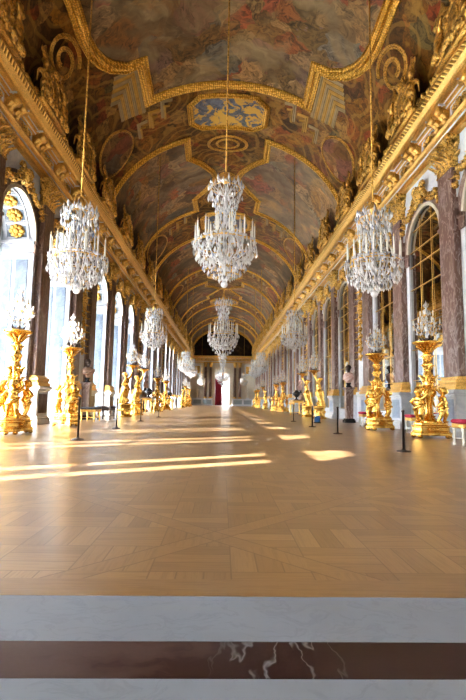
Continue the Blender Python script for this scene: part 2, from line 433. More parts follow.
# the vault between the pictures: painted architecture in ochre, brown and red
g = G('vault_ornament'); p = g.pos(); w = g.warp(p, 1.3, .7)
vc = g.n('ShaderNodeTexVoronoi', feature='F1'); g.put(vc.inputs['Vector'], w); vc.inputs['Scale'].default_value = 1.7
cell = g.xyz(vc.outputs['Color'])[0]
c = g.ramp(cell, [(0, (.06, .035, .015)), (.18, (.20, .115, .03)), (.34, (.11, .06, .03)), (.48, (.26, .16, .05)), (.6, (.22, .06, .035)), (.7, (.10, .075, .05)), (.8, (.36, .25, .15)), (.9, (.13, .12, .09)), (1, (.30, .18, .045))])
fold = g.noise(g.warp(w, 4, .4), 4.2, 4, .65, 1.4)
c = g.mix(1.0, c, g.ramp(fold, [(.30, (.12, .11, .10)), (.6, (1.3, 1.25, 1.15))]), 'MULTIPLY')
ring = g.m('SINE', g.m('MULTIPLY', g.voro(g.warp(p, .8, .5), .55), 34.0))
c = g.mix(1.0, c, (.98, .78, .40), 'MULTIPLY')
c = g.mix(g.m('MULTIPLY', g.ramp(ring, [(.55, (0, 0, 0)), (.8, (1, 1, 1))]), .4), c, (.42, .25, .06))
M['vault'] = g.done(g.bsdf(c, .5, 0, g.bump(fold, .3, .03), .3))
M['paint_rust'] = painting('painted_medallion', [(.3, (.10, .055, .03)), (.55, (.26, .13, .07)), (.75, (.20, .20, .22))], .8, 1.0, 5.0, .45)
M['stripe_gold'] = plain('painted_moulding_ochre', (.46, .27, .05), .45, .2, .4, 5)
M['stripe_grey'] = plain('painted_moulding_grey', (.33, .25, .13), .5, 0, .35, 5)

# ------------------------------------------------------------------ dimensions
HX = 5.25
YN, YF = -4.0, 75.0
SPRING, RAD = 4.95, 1.02
WT = 6.85            # top of the wall below the entablature
ARCH = [2.6, 5.7, 8.8, 11.9, 15.0]
NICHE = [17.5]
q = 19.95
for k in range(5):
    ARCH += [q, q + 3.1, q + 6.2]; NICHE.append(q + 8.65); q += 11.1
PIL = sorted(set(round(a - 1.55, 2) for a in ARCH) | set(round(a + 1.55, 2) for a in ARCH))
A, VB, VZ = 5.2, 4.4, 7.9
def V(s, y, off=0.0):
    t = R(s)
    n = Vector((sin(t) / A, 0, cos(t) / VB)).normalized()
    return Vector((A * sin(t), y, VZ + VB * cos(t))) - n * off
SH = {-1: -.45, 1: 0.0}
def vault_z(x):
    return VZ + VB * math.sqrt(max(0, 1 - (x / A) ** 2))

# ------------------------------------------------------------------ floor
mb = MB(); mb.box(-HX - .3, HX + .3, 1.77, YF + 4, -.12, 0)
fl = mb.obj('floor', M['parquet']); fl['kind'] = 'structure'
sl = struct('trim_1')
for (y0, y1, mm) in ((1.452, 1.768, 'slab_white'), (1.268, 1.45, 'slab_red'), (-4.0, 1.266, 'slab_white')):
    mb = MB(); mb.box(-HX, HX, y0, y1, -.12, 0.0); mb.obj('threshold_slab', M[mm], sl)

# ------------------------------------------------------------------ walls with arched openings
def arch_pts(yc, r, n=20, spring=SPRING):
    return [(yc + r * cos(PI * i / n), spring + r * sin(PI * i / n)) for i in range(n + 1)]   # from +Y to -Y
def arched_wall(name, side, mat):
    mb = MB(); x = side * HX
    edges = [YN]
    AR = [a + SH[side] for a in ARCH]
    for yc in AR: edges += [yc - RAD, yc + RAD]
    edges.append(YF)
    for i in range(0, len(edges), 2):
        y0, y1 = edges[i], edges[i + 1]
        mb.add([(x, y0, 0), (x, y1, 0), (x, y1, WT), (x, y0, WT)], [(0, 1, 2, 3)])
    for yc in AR:
        pts = arch_pts(yc, RAD)
        for (a, za), (b, zb) in zip(pts, pts[1:]):
            mb.add([(x, a, za), (x, b, zb), (x, b, WT), (x, a, WT)], [(0, 1, 2, 3)])
    mb.add([(x, YN, WT), (x, YF, WT), (x, YF, 8.0), (x, YN, 8.0)], [(0, 1, 2, 3)])
    mb.add([(x + side * 1.05, YN, 6.6), (x + side * 1.05, YF, 6.6), (x, YF, 8.0), (x, YN, 8.0)], [(0, 1, 2, 3)])
    o = mb.obj(name, mat); o['kind'] = 'structure'; return o
wl = arched_wall('wall_left', -1, M['white_marble'])
wr = arched_wall('wall_right', 1, M['white_marble'])

def ring_sweep(mb, side, yc, r0, r1, x0, x1, n=20, mi=0, legs=None):
    """flat arched band between radii r0 and r1, from x0 (wall) to x1 (room side)"""
    a = arch_pts(yc, r0, n); b = arch_pts(yc, r1, n)
    if legs is not None:
        a = [(yc + r0, legs)] + a + [(yc - r0, legs)]; b = [(yc + r1, legs)] + b + [(yc - r1, legs)]
    rings = []
    for (ya, za), (yb, zb) in zip(a, b):
        rings.append([(side * x0, ya, za), (side * x1, ya, za), (side * x1, yb, zb), (side * x0, yb, zb)])
    mb.loft(rings, mi, True, True)

for side, wall in ((-1, wl), (1, wr)):
    red = M['brown_marble'] if side < 0 else M['red_marble']
    ar0 = im0 = fe0 = None
    for yc in [a + SH[side] for a in ARCH]:
        if ar0 is None:
            mb = MB(); ring_sweep(mb, side, 0, RAD - .04, RAD + .05, HX + .02, HX - .05, mi=0, legs=None)
            ring_sweep(mb, side, 0, RAD + .05, RAD + (.27 if side > 0 else .40), HX, HX - .035, mi=1, legs=(None if side > 0 else 1.05))
            ring_sweep(mb, side, 0, RAD + .27, RAD + .36, HX, HX - .07, mi=2) if side > 0 else None
            ar0 = mb.obj('archivolt', [M['cream'], red, M['white_marble']], wall, loc=(0, yc, 0))
            mb = MB()
            for k in (-1, 1):
                for (z0, z1, e) in ((SPRING - .33, SPRING - .08, .05), (SPRING - .08, SPRING, .09)):
                    mb.box(min(side * HX, side * (HX - e)), max(side * HX, side * (HX - e)), k * (RAD + .12) - .17, k * (RAD + .12) + .17, z0, z1)
            im0 = mb.obj('impost_block', red, wall, loc=(0, yc, 0))
            # keystone mask with garlands
            mb = MB(); rg = random.Random(3)
            xx = side * (HX - .06); top = SPRING + RAD + .1
            mb.ell((xx - side * .06, 0, top + .22), (.14, .17, .24), None, 0, 12, 8)
            mb.ell((xx - side * .17, 0, top + .20), (.05, .035, .05))
            for k in (-1, 1):
                mb.scroll((xx - side * .06, k * .2, top + .38), (0, k, 0), (0, 0, 1), .15, 1.4, .045)
                mb.leaf((xx - side * .04, k * .1, top + .05), (0, k * .8, -.35), (-side, 0, 0), .34, .1, .6)
                for i in range(11):
                    t = i / 10
                    yy = k * (.22 + .95 * t); zz = top + .30 - .30 * sin(PI * t) - .28 * t
                    if t > .8: zz -= (t - .8) * 2.2
                    mb.ell((xx - side * .05, yy, zz), (.08, .085 + .02 * sin(i * 2.1), .085), None, 0, 8, 6, .25, rg)
                for i in range(4):
                    mb.leaf((xx - side * .03, k * (.3 + .25 * i), top + .14 - .08 * i), (0, k * .4, -.9), (-side, 0, 0), .26, .07, .7)
            fe0 = mb.obj('arch_garland', M['gold_relief'], wall, True, loc=(0, yc, 0))
        else:
            for o in (ar0, im0, fe0):
                c = o.copy(); col.objects.link(c); c.location = (0, yc, 0)

# ------------------------------------------------------------------ pilasters
def make_pilaster(side, idx):
    t = struct('trim_%d' % idx)
    red = M['brown_marble'] if side < 0 else M['red_marble']
    s = side
    def bx(mb, d, hw, z0, z1, bev=.012):
        mb.cbox(s * (HX - d / 2), 0, z0, z1, d / 2, hw, 0, bev)
    mb = MB(); bx(mb, .34, .46, 0, .16); bx(mb, .31, .43, .16, .22); bx(mb, .27, .40, .22, .90); bx(mb, .31, .43, .90, .95); bx(mb, .35, .47, .95, 1.03)
    mb.obj('pedestal', M['white_marble'], t)
    mb = MB()
    for k in (-1, 1):
        mb.cbox(s * (HX - .272), 0, .30, .82, .006, .29)
    mb.obj('pedestal_panel', M['blue_marble'] if s > 0 else M['brown_marble'], t)
    mb = MB(); bx(mb, .30, .44, 1.03, 1.13); bx(mb, .26, .41, 1.13, 1.18); bx(mb, .28, .425, 1.18, 1.26); bx(mb, .22, .38, 1.26, 1.32)
    mb.obj('base', M['gold'], t)
    mb = MB(); bx(mb, .17, .34, 1.32, 6.12, .015)
    mb.obj('shaft', red, t)
    # capital: bell with two rows of leaves, volutes and an abacus
    mb = MB(); rg = random.Random(5)
    bx(mb, .19, .36, 6.10, 6.15)
    mb.loft([[(s * HX, -.34, 6.14), (s * (HX - .17), -.34, 6.14), (s * (HX - .17), .34, 6.14), (s * HX, .34, 6.14)],
             [(s * HX, -.36, 6.5), (s * (HX - .19), -.36, 6.5), (s * (HX - .19), .36, 6.5), (s * HX, .36, 6.5)],
             [(s * HX, -.44, 6.76), (s * (HX - .27), -.44, 6.76), (s * (HX - .27), .44, 6.76), (s * HX, .44, 6.76)]], 0, True, True)
    for i in range(4):
        y = -.27 + .18 * i
        mb.leaf((s * (HX - .17), y, 6.14), (0, 0, 1), (-s, 0, 0), .30, .085, .95)
    for i in range(3):
        y = -.2 + .2 * i
        mb.leaf((s * (HX - .18), y, 6.34), (0, 0, 1), (-s, 0, 0), .32, .085, 1.0)
    for k in (-1, 1):
        for zz in (6.14, 6.38):
            mb.leaf((s * (HX - .09), k * .34, zz), (0, 0, 1), (0, k, 0), .30, .08, .9)
        mb.scroll((s * (HX - .27), k * .33, 6.64), (0, k, .2), (0, -.2 * k, 1), .12, 1.6, .035)
        for i in range(5):
            mb.ell((s * (HX - .2 - .03 * rg.random()), k * (.08 + .06 * i), 6.6 + .1 * rg.random()), (.06, .05, .06), None, 0, 8, 6, .3, rg)
    mb.ell((s * (HX - .29), 0, 6.68), (.08, .11, .1), None, 0, 10, 6, .2, rg)
    bx(mb, .30, .47, 6.74, 6.86)
    mb.obj('capital', M['gold_relief'], t, True)
    return t
ti = 10
for side in (-1, 1):
    first = None
    for y in [a + SH[side] for a in PIL]:
        if first is None: first = make_pilaster(side, ti); first.location.y = y
        else:
            c = tree(first); c.name = 'trim_%d' % ti; c.location.y = y
        ti += 1

# ------------------------------------------------------------------ niche bays: framed white panel with a hanging gilt relief
def niche(side):
    s = side; t = struct('trim_%d' % ti)
    mb = MB(); ins = .48
    mb.box(*sorted((s * HX, s * (HX - .03))), -ins, ins, 1.15, 6.6)
    mb.obj('panel', M['white_marble'], t)
    mb = MB()
    x0, x1 = sorted((s * (HX - .03), s * (HX - .075)))
    mb.box(x0, x1, -ins, -ins + .06, 1.15, 6.6); mb.box(x0, x1, ins - .06, ins, 1.15, 6.6)
    mb.box(x0, x1, -ins + .06, ins - .06, 6.54, 6.6); mb.box(x0, x1, -ins + .06, ins - .06, 1.15, 1.21)
    mb.obj('panel_frame', M['red_marble'] if s > 0 else M['brown_marble'], t)
    mb = MB(); rg = random.Random(11); xx = s * (HX - .06)
    mb.tube([(xx, 0, 6.3), (xx, 0, 2.3)], .03, 6)
    for i in range(15):
        z = 6.1 - i * .26
        w = .12 + .09 * abs(sin(i * 1.3))
        mb.ell((xx, 0, z), (.07, w, .10), None, 0, 10, 6, .3, rg)
        for k in (-1, 1):
            mb.leaf((xx, k * .05, z), (0, k, -.5), (-s, 0, 0), .24, .06, .7)
            if i % 4 == 1: mb.scroll((xx, k * .16, z), (0, k, 0), (0, 0, 1), .10, 1.3, .03)
    mb.ell((xx, 0, 4.3), (.11, .2, .26)); mb.ell((xx, 0, 5.5), (.1, .18, .2))
    mb.obj('gilt_relief', M['gold_relief'], t, True)
    mb = MB(); mb.box(*sorted((s * HX, s * (HX - .12))), -.56, .56, 0, .14); mb.box(*sorted((s * HX, s * (HX - .08))), -.52, .52, .14, 1.02); mb.box(*sorted((s * HX, s * (HX - .13))), -.56, .56, 1.02, 1.12)
    mb.obj('dado', M['white_marble'], t)
    return t
for side in (-1, 1):
    f = niche(side); f.location.y = NICHE[0] + SH[side]; ti += 1
    for y in [a + SH[side] for a in NICHE[1:]]:
        c = tree(f); c.name = 'trim_%d' % ti; c.location.y = y; ti += 1

# ------------------------------------------------------------------ entablature
PROF = [(0, 6.84), (.12, 6.84), (.12, 6.93), (.17, 6.95), (.17, 6.99), (.13, 7.0), (.13, 7.10), (.20, 7.12), (.24, 7.17), (.24, 7.20),
        (.13, 7.21), (.13, 7.52), (.20, 7.55), (.22, 7.57), (.25, 7.59), (.29, 7.60), (.32, 7.61), (.36, 7.62), (.40, 7.63), (.42, 7.70), (.47, 7.73), (.55, 7.82), (.62, 7.90), (.62, 7.96), (.1, 8.0)]
PMAT = [0, 0, 0, 0, 0, 1, 0, 0, 0, 0, 2, 0, 1, 0, 0, 1, 0, 0, 0, 0, 0, 3, 0, 0]
def entab_profile(mb, f0, f1, lo=0, hi=None):
    for i in range(lo, (hi or len(PROF) - 1)):
        (d0, z0), (d1, z1) = PROF[i], PROF[i + 1]
        mb.add([f0(d0, z0), f1(d0, z0), f1(d1, z1), f0(d1, z1)], [(0, 1, 2, 3)], PMAT[i])
g = G('gilt_leaf_moulding'); p = g.obj(); xy = g.xyz(p)
wv = g.m('SINE', g.m('MULTIPLY', g.m('ADD', xy[0], xy[1]), 2 * PI / .13))
h = g.m('ADD', g.m('MULTIPLY', wv, .6), g.noise(p, 25, 3))
c = g.mix(g.ramp(wv, [(.2, (0, 0, 0)), (.8, (1, 1, 1))]), (.48, .28, .06), (1.0, .70, .24))
M['gold_leaf'] = g.done(g.bsdf(c, .36, .82, g.bump(h, 1.0, .03)))
g = G('gilt_frieze_ornament'); p = g.obj(); w = g.warp(p, 5, .15)
vd = g.voro(w, 6.0, 'SMOOTH_F1', 'Distance', 1.0, .3)
c = g.mix(g.ramp(vd, [(.15, (0, 0, 0)), (.5, (1, 1, 1))]), (1.0, .74, .32), (.60, .42, .18))
M['gold_frieze'] = g.done(g.bsdf(c, .4, .75, g.bump(vd, 1.0, .06)))
EM = [M['gold'], M['stucco'], M['gold_frieze'], M['gold_leaf']]
for side, nm in ((-1, 'trim_2'), (1, 'trim_3')):
    t = struct(nm)
    for (nm2, lo, hi) in (('architrave', 0, 10), ('frieze', 10, 11), ('cornice', 11, 24)):
        mb = MB()
        entab_profile(mb, lambda d, z: (side * (HX - d), YN, z), lambda d, z: (side * (HX - d), YF, z), lo, hi)
        mb.obj(nm2, EM, t)
    # consoles in pairs of scrolls, with white moulded panels between
    mb = MB(); x = side * (HX - .13)
    for k in (-1, 1):
        yy = k * .17
        mb.loft([[(x, yy - .1, 7.22), (x - side * .08, yy - .1, 7.22), (x - side * .08, yy + .1, 7.22), (x, yy + .1, 7.22)],
                 [(x, yy - .1, 7.36), (x - side * .1, yy - .1, 7.36), (x - side * .1, yy + .1, 7.36), (x, yy + .1, 7.36)],
                 [(x, yy - .11, 7.5), (x - side * .27, yy - .11, 7.5), (x - side * .27, yy + .11, 7.5), (x, yy + .11, 7.5)],
                 [(x, yy - .11, 7.61), (x - side * .28, yy - .11, 7.61), (x - side * .28, yy + .11, 7.61), (x, yy + .11, 7.61)]], 0, True, True)
        mb.tube([(x - side * .22, yy - .115, 7.5), (x - side * .22, yy + .115, 7.5)], .085, 10)
        mb.tube([(x - side * .09, yy - .105, 7.27), (x - side * .09, yy + .105, 7.27)], .06, 10)
        mb.leaf((x - side * .10, yy, 7.26), (-side * .3, 0, 1), (-side, 0, 0), .25, .07, .8)
    con = mb.obj('console', M['gold'], t, True, loc=(0, 0, 0))
    mb = MB()
    def fr(y0, y1, z0, z1, w, d):
        xx0, xx1 = sorted((x, x - side * d))
        mb.box(xx0, xx1, y0, y1, z0, z0 + w); mb.box(xx0, xx1, y0, y1, z1 - w, z1)
        mb.box(xx0, xx1, y0, y0 + w, z0 + w, z1 - w); mb.box(xx0, xx1, y1 - w, y1, z0 + w, z1 - w)
    fr(.36, 1.14, 7.23, 7.53, .035, .035)
    x0s, x1s = sorted((side * (HX - .26), side * (HX - .425)))
    mb.box(x0s, x1s, .30, .335, 7.58, 7.612); mb.box(x0s, x1s, 1.165, 1.20, 7.58, 7.612)
    pan = mb.obj('frieze_frame', M['stucco'], t)
    mb = MB(); rg = random.Random(2)
    mb.ell((x - side * .04, .75, 7.38), (.06, .12, .10), None, 0, 10, 6, .25, rg)
    for k in (-1, 1):
        mb.scroll((x - side * .03, .75 + k * .2, 7.38), (0, k, 0), (0, 0, 1), .085, 1.4, .03)
    orn = mb.obj('frieze_ornament', M['gold_relief'], t, True)
    mb = MB(); xc = side * (HX - .52); rg = random.Random(6)
    for k in (-1, 1):
        mb.scroll((xc, .75 + k * .3, 8.12), (0, k, 0), (0, 0, 1), .15, 1.4, .04); mb.scroll((xc, .75 + k * .62, 8.08), (0, -k, 0), (0, 0, 1), .10, 1.3, .03)
        for j in range(5): mb.ell((xc + rg.uniform(-.04, .04), .75 + k * (.12 + .14 * j), 8.06 + .05 * rg.random()), (.07, .06, .09), None, 0, 8, 6, .35, rg)
    mb.ell((xc, .75, 8.16), (.10, .13, .16), None, 0, 10, 8, .15, rg); mb.ell((xc, .75, 8.34), (.07, .07, .08), None, 0, 8, 6)
    cre = mb.obj('cresting', M['gold_dark'], t, True)
    y = 1.05; i = 0
    while y < YF - .4:
        if i == 0:
            for o in (con, pan, orn, cre): o.location.y = y
        else:
            for o in (con, pan, orn, cre):
                c = o.copy(); col.objects.link(c); c.location.y = y
        y += 1.55; i += 1

# ------------------------------------------------------------------ vault, painted panels and gilded frames
mb = MB(); nS, ys = 48, [YN] + [i * 2.0 for i in range(0, 38)] + [YF]
vs = [tuple(V(-90 + 180 * j / nS, y)) for y in ys for j in range(nS + 1)]
fs = [(i * (nS + 1) + j, i * (nS + 1) + j + 1, (i + 1) * (nS + 1) + j + 1, (i + 1) * (nS + 1) + j) for i in range(len(ys) - 1) for j in range(nS)]
mb.add(vs, fs); ceil = mb.obj('ceiling', M['vault'], None, True); ceil['kind'] = 'structure'
# ledge between cornice and vault
for side, nm in ((-1, 'trim_4'), (1, 'trim_5')):
    mb = MB(); mb.box(*sorted((side * (HX - .58), side * (HX + .02))), YN, YF, 7.965, 8.005); o = mb.obj(nm, M['gold_dark']); o['kind'] = 'structure'

def interp(tab, y):
    if y <= tab[0][0]: return tab[0][1]
    for (a, b), (c, d) in zip(tab, tab[1:]):
        if a <= y <= c: return b + (d - b) * (y - a) / max(1e-6, c - a)
    return tab[-1][1]
def panel(name, mat, ys, lo, hi, off=.02, nS=16):
    mb = MB(); rows = []
    for y, jl, jh in [(y, lo(y), hi(y)) for y in ys]:
        rows.append([tuple(V(jl + (jh - jl) * j / nS, y, off)) for j in range(nS + 1)])
    mb.loft(rows, 0, False, False, closed=False)
    return mb.obj(name, mat, ceil, True)
def densify(pts, step=.5, closed=False):
    out = []; n = len(pts)
    for i in range(n if closed else n - 1):
        (s0, y0), (s1, y1) = pts[i], pts[(i + 1) % n]
        d = (V(s1, y1) - V(s0, y0)).length; k = max(1, int(d / step))
        for j in range(k): out.append((s0 + (s1 - s0) * j / k, y0 + (y1 - y0) * j / k))
    if not closed: out.append(pts[-1])
    return out
FP = [(-.5, .0), (-.5, .45), (-.36, .6), (-.30, .35), (-.1, .35), (.0, 1.0), (.14, 1.0), (.26, .4), (.40, .35), (.46, .6), (.5, .4), (.5, 0)]
def frame(name, pts, w, h, mat, closed=False, parent=None, smooth=False, step=.5):
    pts = densify(pts, step, closed); n = len(pts); rings = []
    P3 = [V(s, y) for s, y in pts]
    for i in range(n):
        s, y = pts[i]
        if closed: a, b = P3[i - 1], P3[(i + 1) % n]
        else: a, b = P3[max(i - 1, 0)], P3[min(i + 1, n - 1)]
        t1 = (P3[i] - a); t2 = (b - P3[i])
        t1 = t1.normalized() if t1.length > 1e-6 else t2.normalized()
        t2 = t2.normalized() if t2.length > 1e-6 else t1
        t = (t1 + t2).normalized()
        nn = -(Vector((sin(R(s)) / A, 0, cos(R(s)) / VB)).normalized())
        sd = t.cross(nn).normalized()
        k = 1 / max(.45, t.dot(t1))
        rings.append([tuple(P3[i] + sd * (w * u * k) + nn * (h * v)) for u, v in FP])
    if closed: rings.append(rings[0])
    mb = MB(); mb.loft(rings, 0, not closed, not closed)
    o = mb.obj(name, mat, parent or ceil, smooth); return o
g = G('gilt_bead_frame'); p = g.pos(); n = g.voro(p, 9.0, 'F1', 'Distance', .35)
c = g.mix(g.ramp(n, [(.25, (0, 0, 0)), (.6, (1, 1, 1))]), (1.0, .67, .17), (.52, .30, .05))
g.nt.nodes['Voronoi Texture'].inputs['Scale'].default_value = 13.0
M['frame'] = g.done(g.bsdf(c, .38, .8, g.bump(g.m('SUBTRACT', 1.0, n), 1.0, .05)))

def big_panel(yc, hy, mat, notch=1.85):
    """centre picture: shaped outline with stepped corners, symmetric about yc"""
    half = [(0, 50.5), (hy * .2, 50.9), (hy * .38, 51.6), (hy * .48, 50.6), (hy * .56, 48.4), (hy * .63, 45), (hy * .69, 39.5), (hy * .705, 33.2)]
    tab = [(d, s) for d, s in half] + [(hy * .706, 33.3), (hy, 34)]
    ys = sorted(set([yc + k * d for d, _ in tab for k in (-1, 1)] + [yc + k * hy * t for t in (.1, .3, .43, .52, .6, .66, .8, .9) for k in (-1, 1)]))
    f = lambda y: interp(tab, abs(y - yc))
    panel('painted_panel', mat, ys, lambda y: -f(y), f, .03, 28)
    q = [(s, yc + d) for d, s in half] + [(34, yc + hy)]
    loop = q + [(-s, y) for s, y in reversed(q)]
    lo = [(s, 2 * yc - y) for s, y in loop]
    full = q + [(-s, y) for s, y in reversed(q)] + [(-s, 2 * yc - y) for s, y in q[1:]] + [(s, 2 * yc - y) for s, y in reversed(q)][:-1]
    frame('gilded_frame', full, .42, .17, M['frame'], True, step=.45)
    # painted stepped mouldings in the corner notches
    for k in (-1, 1):
        for e in (-1, 1):
            for i in range(7):
                a = 36.2 + i * 1.75; y0 = hy * .735 + i * .15
                pts = [(k * (a + 1.2), yc + e * (hy + .5 - i * .05)), (k * a, yc + e * y0), (k * (a + 9.5 - i * .9), yc + e * (y0 - .15))]
                frame('painted_moulding', pts, .15, .03, M['stripe_gold'] if i % 2 else M['stripe_grey'], False, step=.6)
            # cartouche curls beside the picture
            for i, (s0, y0, rs, ry, tw) in enumerate(((62, 2.55, 7.5, .85, 1),)):
                pts = [(k * (s0 + rs * (1 - .75 * u) * cos(tw * 10.5 * u + 2.2)), yc + e * (y0 + ry * (1 - .75 * u) * sin(tw * 10.5 * u + 2.2))) for u in [j / 34 for j in range(35)]]
                frame('painted_scroll', pts, .13, .05, M['gold_dark'] if i == 0 else M['stripe_gold'], False, step=.6)
def side_pair(y0, y1, mat, mat2):
    ym = (y0 + y1) / 2; L = (y1 - y0) / 2
    inner = [(y0, 20), (y0 + .41 * L, 20.5), (y0 + .412 * L, 20.3), (y0 + .62 * L, 13.5), (y0 + .85 * L, 8.2), (ym, 6.4)]
    inner += [(2 * ym - y, s) for y, s in reversed(inner[:-1])]
    f = lambda y: interp(inner, y)
    ys = sorted(set([y for y, _ in inner] + [y0 + (y1 - y0) * i / 14 for i in range(15)]))
    for k in (-1, 1):
        panel('painted_panel', mat, ys, (lambda y: f(y)) if k > 0 else (lambda y: -82), (lambda y: 82) if k > 0 else (lambda y: -f(y)), .03, 16)
        pts = [(k * 80, y0)] + [(k * s, y0) for s in (65, 50, 35)] + [(k * s, y) for y, s in inner] + [(k * s, y1) for s in (35, 50, 65, 80)]
        frame('gilded_frame', pts, .30, .14, M['frame'], False, step=.45)
    for yy in (y0 + .35, y1 - .35) : pass
    # rosette on the centre line
    for r in (4.4, 2.6):
        frame('rosette_ring', [(r * cos(2 * PI * j / 16), ym + r / 11 * sin(2 * PI * j / 16)) for j in range(16)], .14, .06, M['gold_dark'], True)
def crossing(y0, y1, e=1):
    """transverse zone with an octagon, a medallion and two side ovals"""
    L = y1 - y0
    yo = y0 + .5 * L
    h = .34 * L
    oc = [(17, yo - h * .55), (12, yo - h), (-12, yo - h), (-17, yo - h * .55), (-17, yo + h * .55), (-12, yo + h), (12, yo + h), (17, yo + h * .55)]
    panel('painted_panel', M['octagon'], [yo - h, yo - h * .55, yo + h * .55, yo + h], lambda y: -interp([(0, 17), (h * .55, 17), (h, 12)], abs(y - yo)), lambda y: interp([(0, 17), (h * .55, 17), (h, 12)], abs(y - yo)), .03, 8)
    frame('gilded_frame', oc, .24, .12, M['frame'], True, step=.6)
    for k in (-1, 1):
        ym = y0 + .42 * L
        def ov(a, r=1.0): return (k * (58 + 11.5 * r * cos(a)), ym + .36 * L * r * sin(a))
        mb = MB(); ctr = V(k * 58, ym, .03)
        ring = [tuple(V(*ov(2 * PI * j / 20), .03)) for j in range(20)]
        mb.add([tuple(ctr)] + ring, [(0, 1 + j, 1 + (j + 1) % 20) for j in range(20)])
        mb.obj('painted_medallion', M['paint_rust'], ceil)
        frame('gilded_frame', [ov(2 * PI * j / 20) for j in range(20)], .13, .06, M['gold_dark'], True)
        for i in range(3):
            a0 = 24 + i * 6.5
            frame('painted_moulding', [(k * a0, y0 + .3 + .3 * i), (k * (a0 + 4.5), y0 + .22 + .3 * i), (k * (a0 + 5.5), y0 + 1.15 + .25 * i)], .16, .03, M['stripe_grey'] if i % 2 == 0 else M['stripe_gold'], False)
            frame('painted_moulding', [(k * (a0 + 1.6), y0 + .6 + .3 * i), (k * (a0 + 4), y0 + .5 + .3 * i), (k * (a0 + 4.6), y0 + 1.25 + .25 * i)], .10, .03, M['stripe_gold'], False)
def arc(y, w=.3):
    frame('gilded_rib', [(s, y) for s in range(-84, 85, 6)], w, .13, M['frame'], False, step=1)

big_panel(9.45, 6.5, M['paint1'])
crossing(16.1, 19.1)
side_pair(19.25, 26.85, M['paint2'], None)
frame('rosette_ring', [(9.6 * cos(2 * PI * j / 20), 19.95 + .62 * sin(2 * PI * j / 20)) for j in range(20)], .14, .05, M['gold_dark'], True)
frame('rosette_ring', [(5.4 * cos(2 * PI * j / 20), 19.95 + .36 * sin(2 * PI * j / 20)) for j in range(20)], .12, .05, M['gold_dark'], True)
crossing(27.0, 31.2)
arc(31.4)
panel('painted_panel', M['paint3'], [31.6 + i * 7.4 / 8 for i in range(9)], lambda y: -82, lambda y: 82, .03, 32)
arc(39.2)
crossing(39.4, 43.5)
side_pair(43.7, 51.0, M['paint2'], None)
crossing(51.2, 55.0)
arc(55.2)
panel('painted_panel', M['paint3'], [55.4 + i * 7.4 / 8 for i in range(9)], lambda y: -82, lambda y: 82, .03, 32)
arc(63.0)
crossing(63.2, 66.6)
side_pair(66.8, 73.2, M['paint2'], None)
arc(74.7, .5)

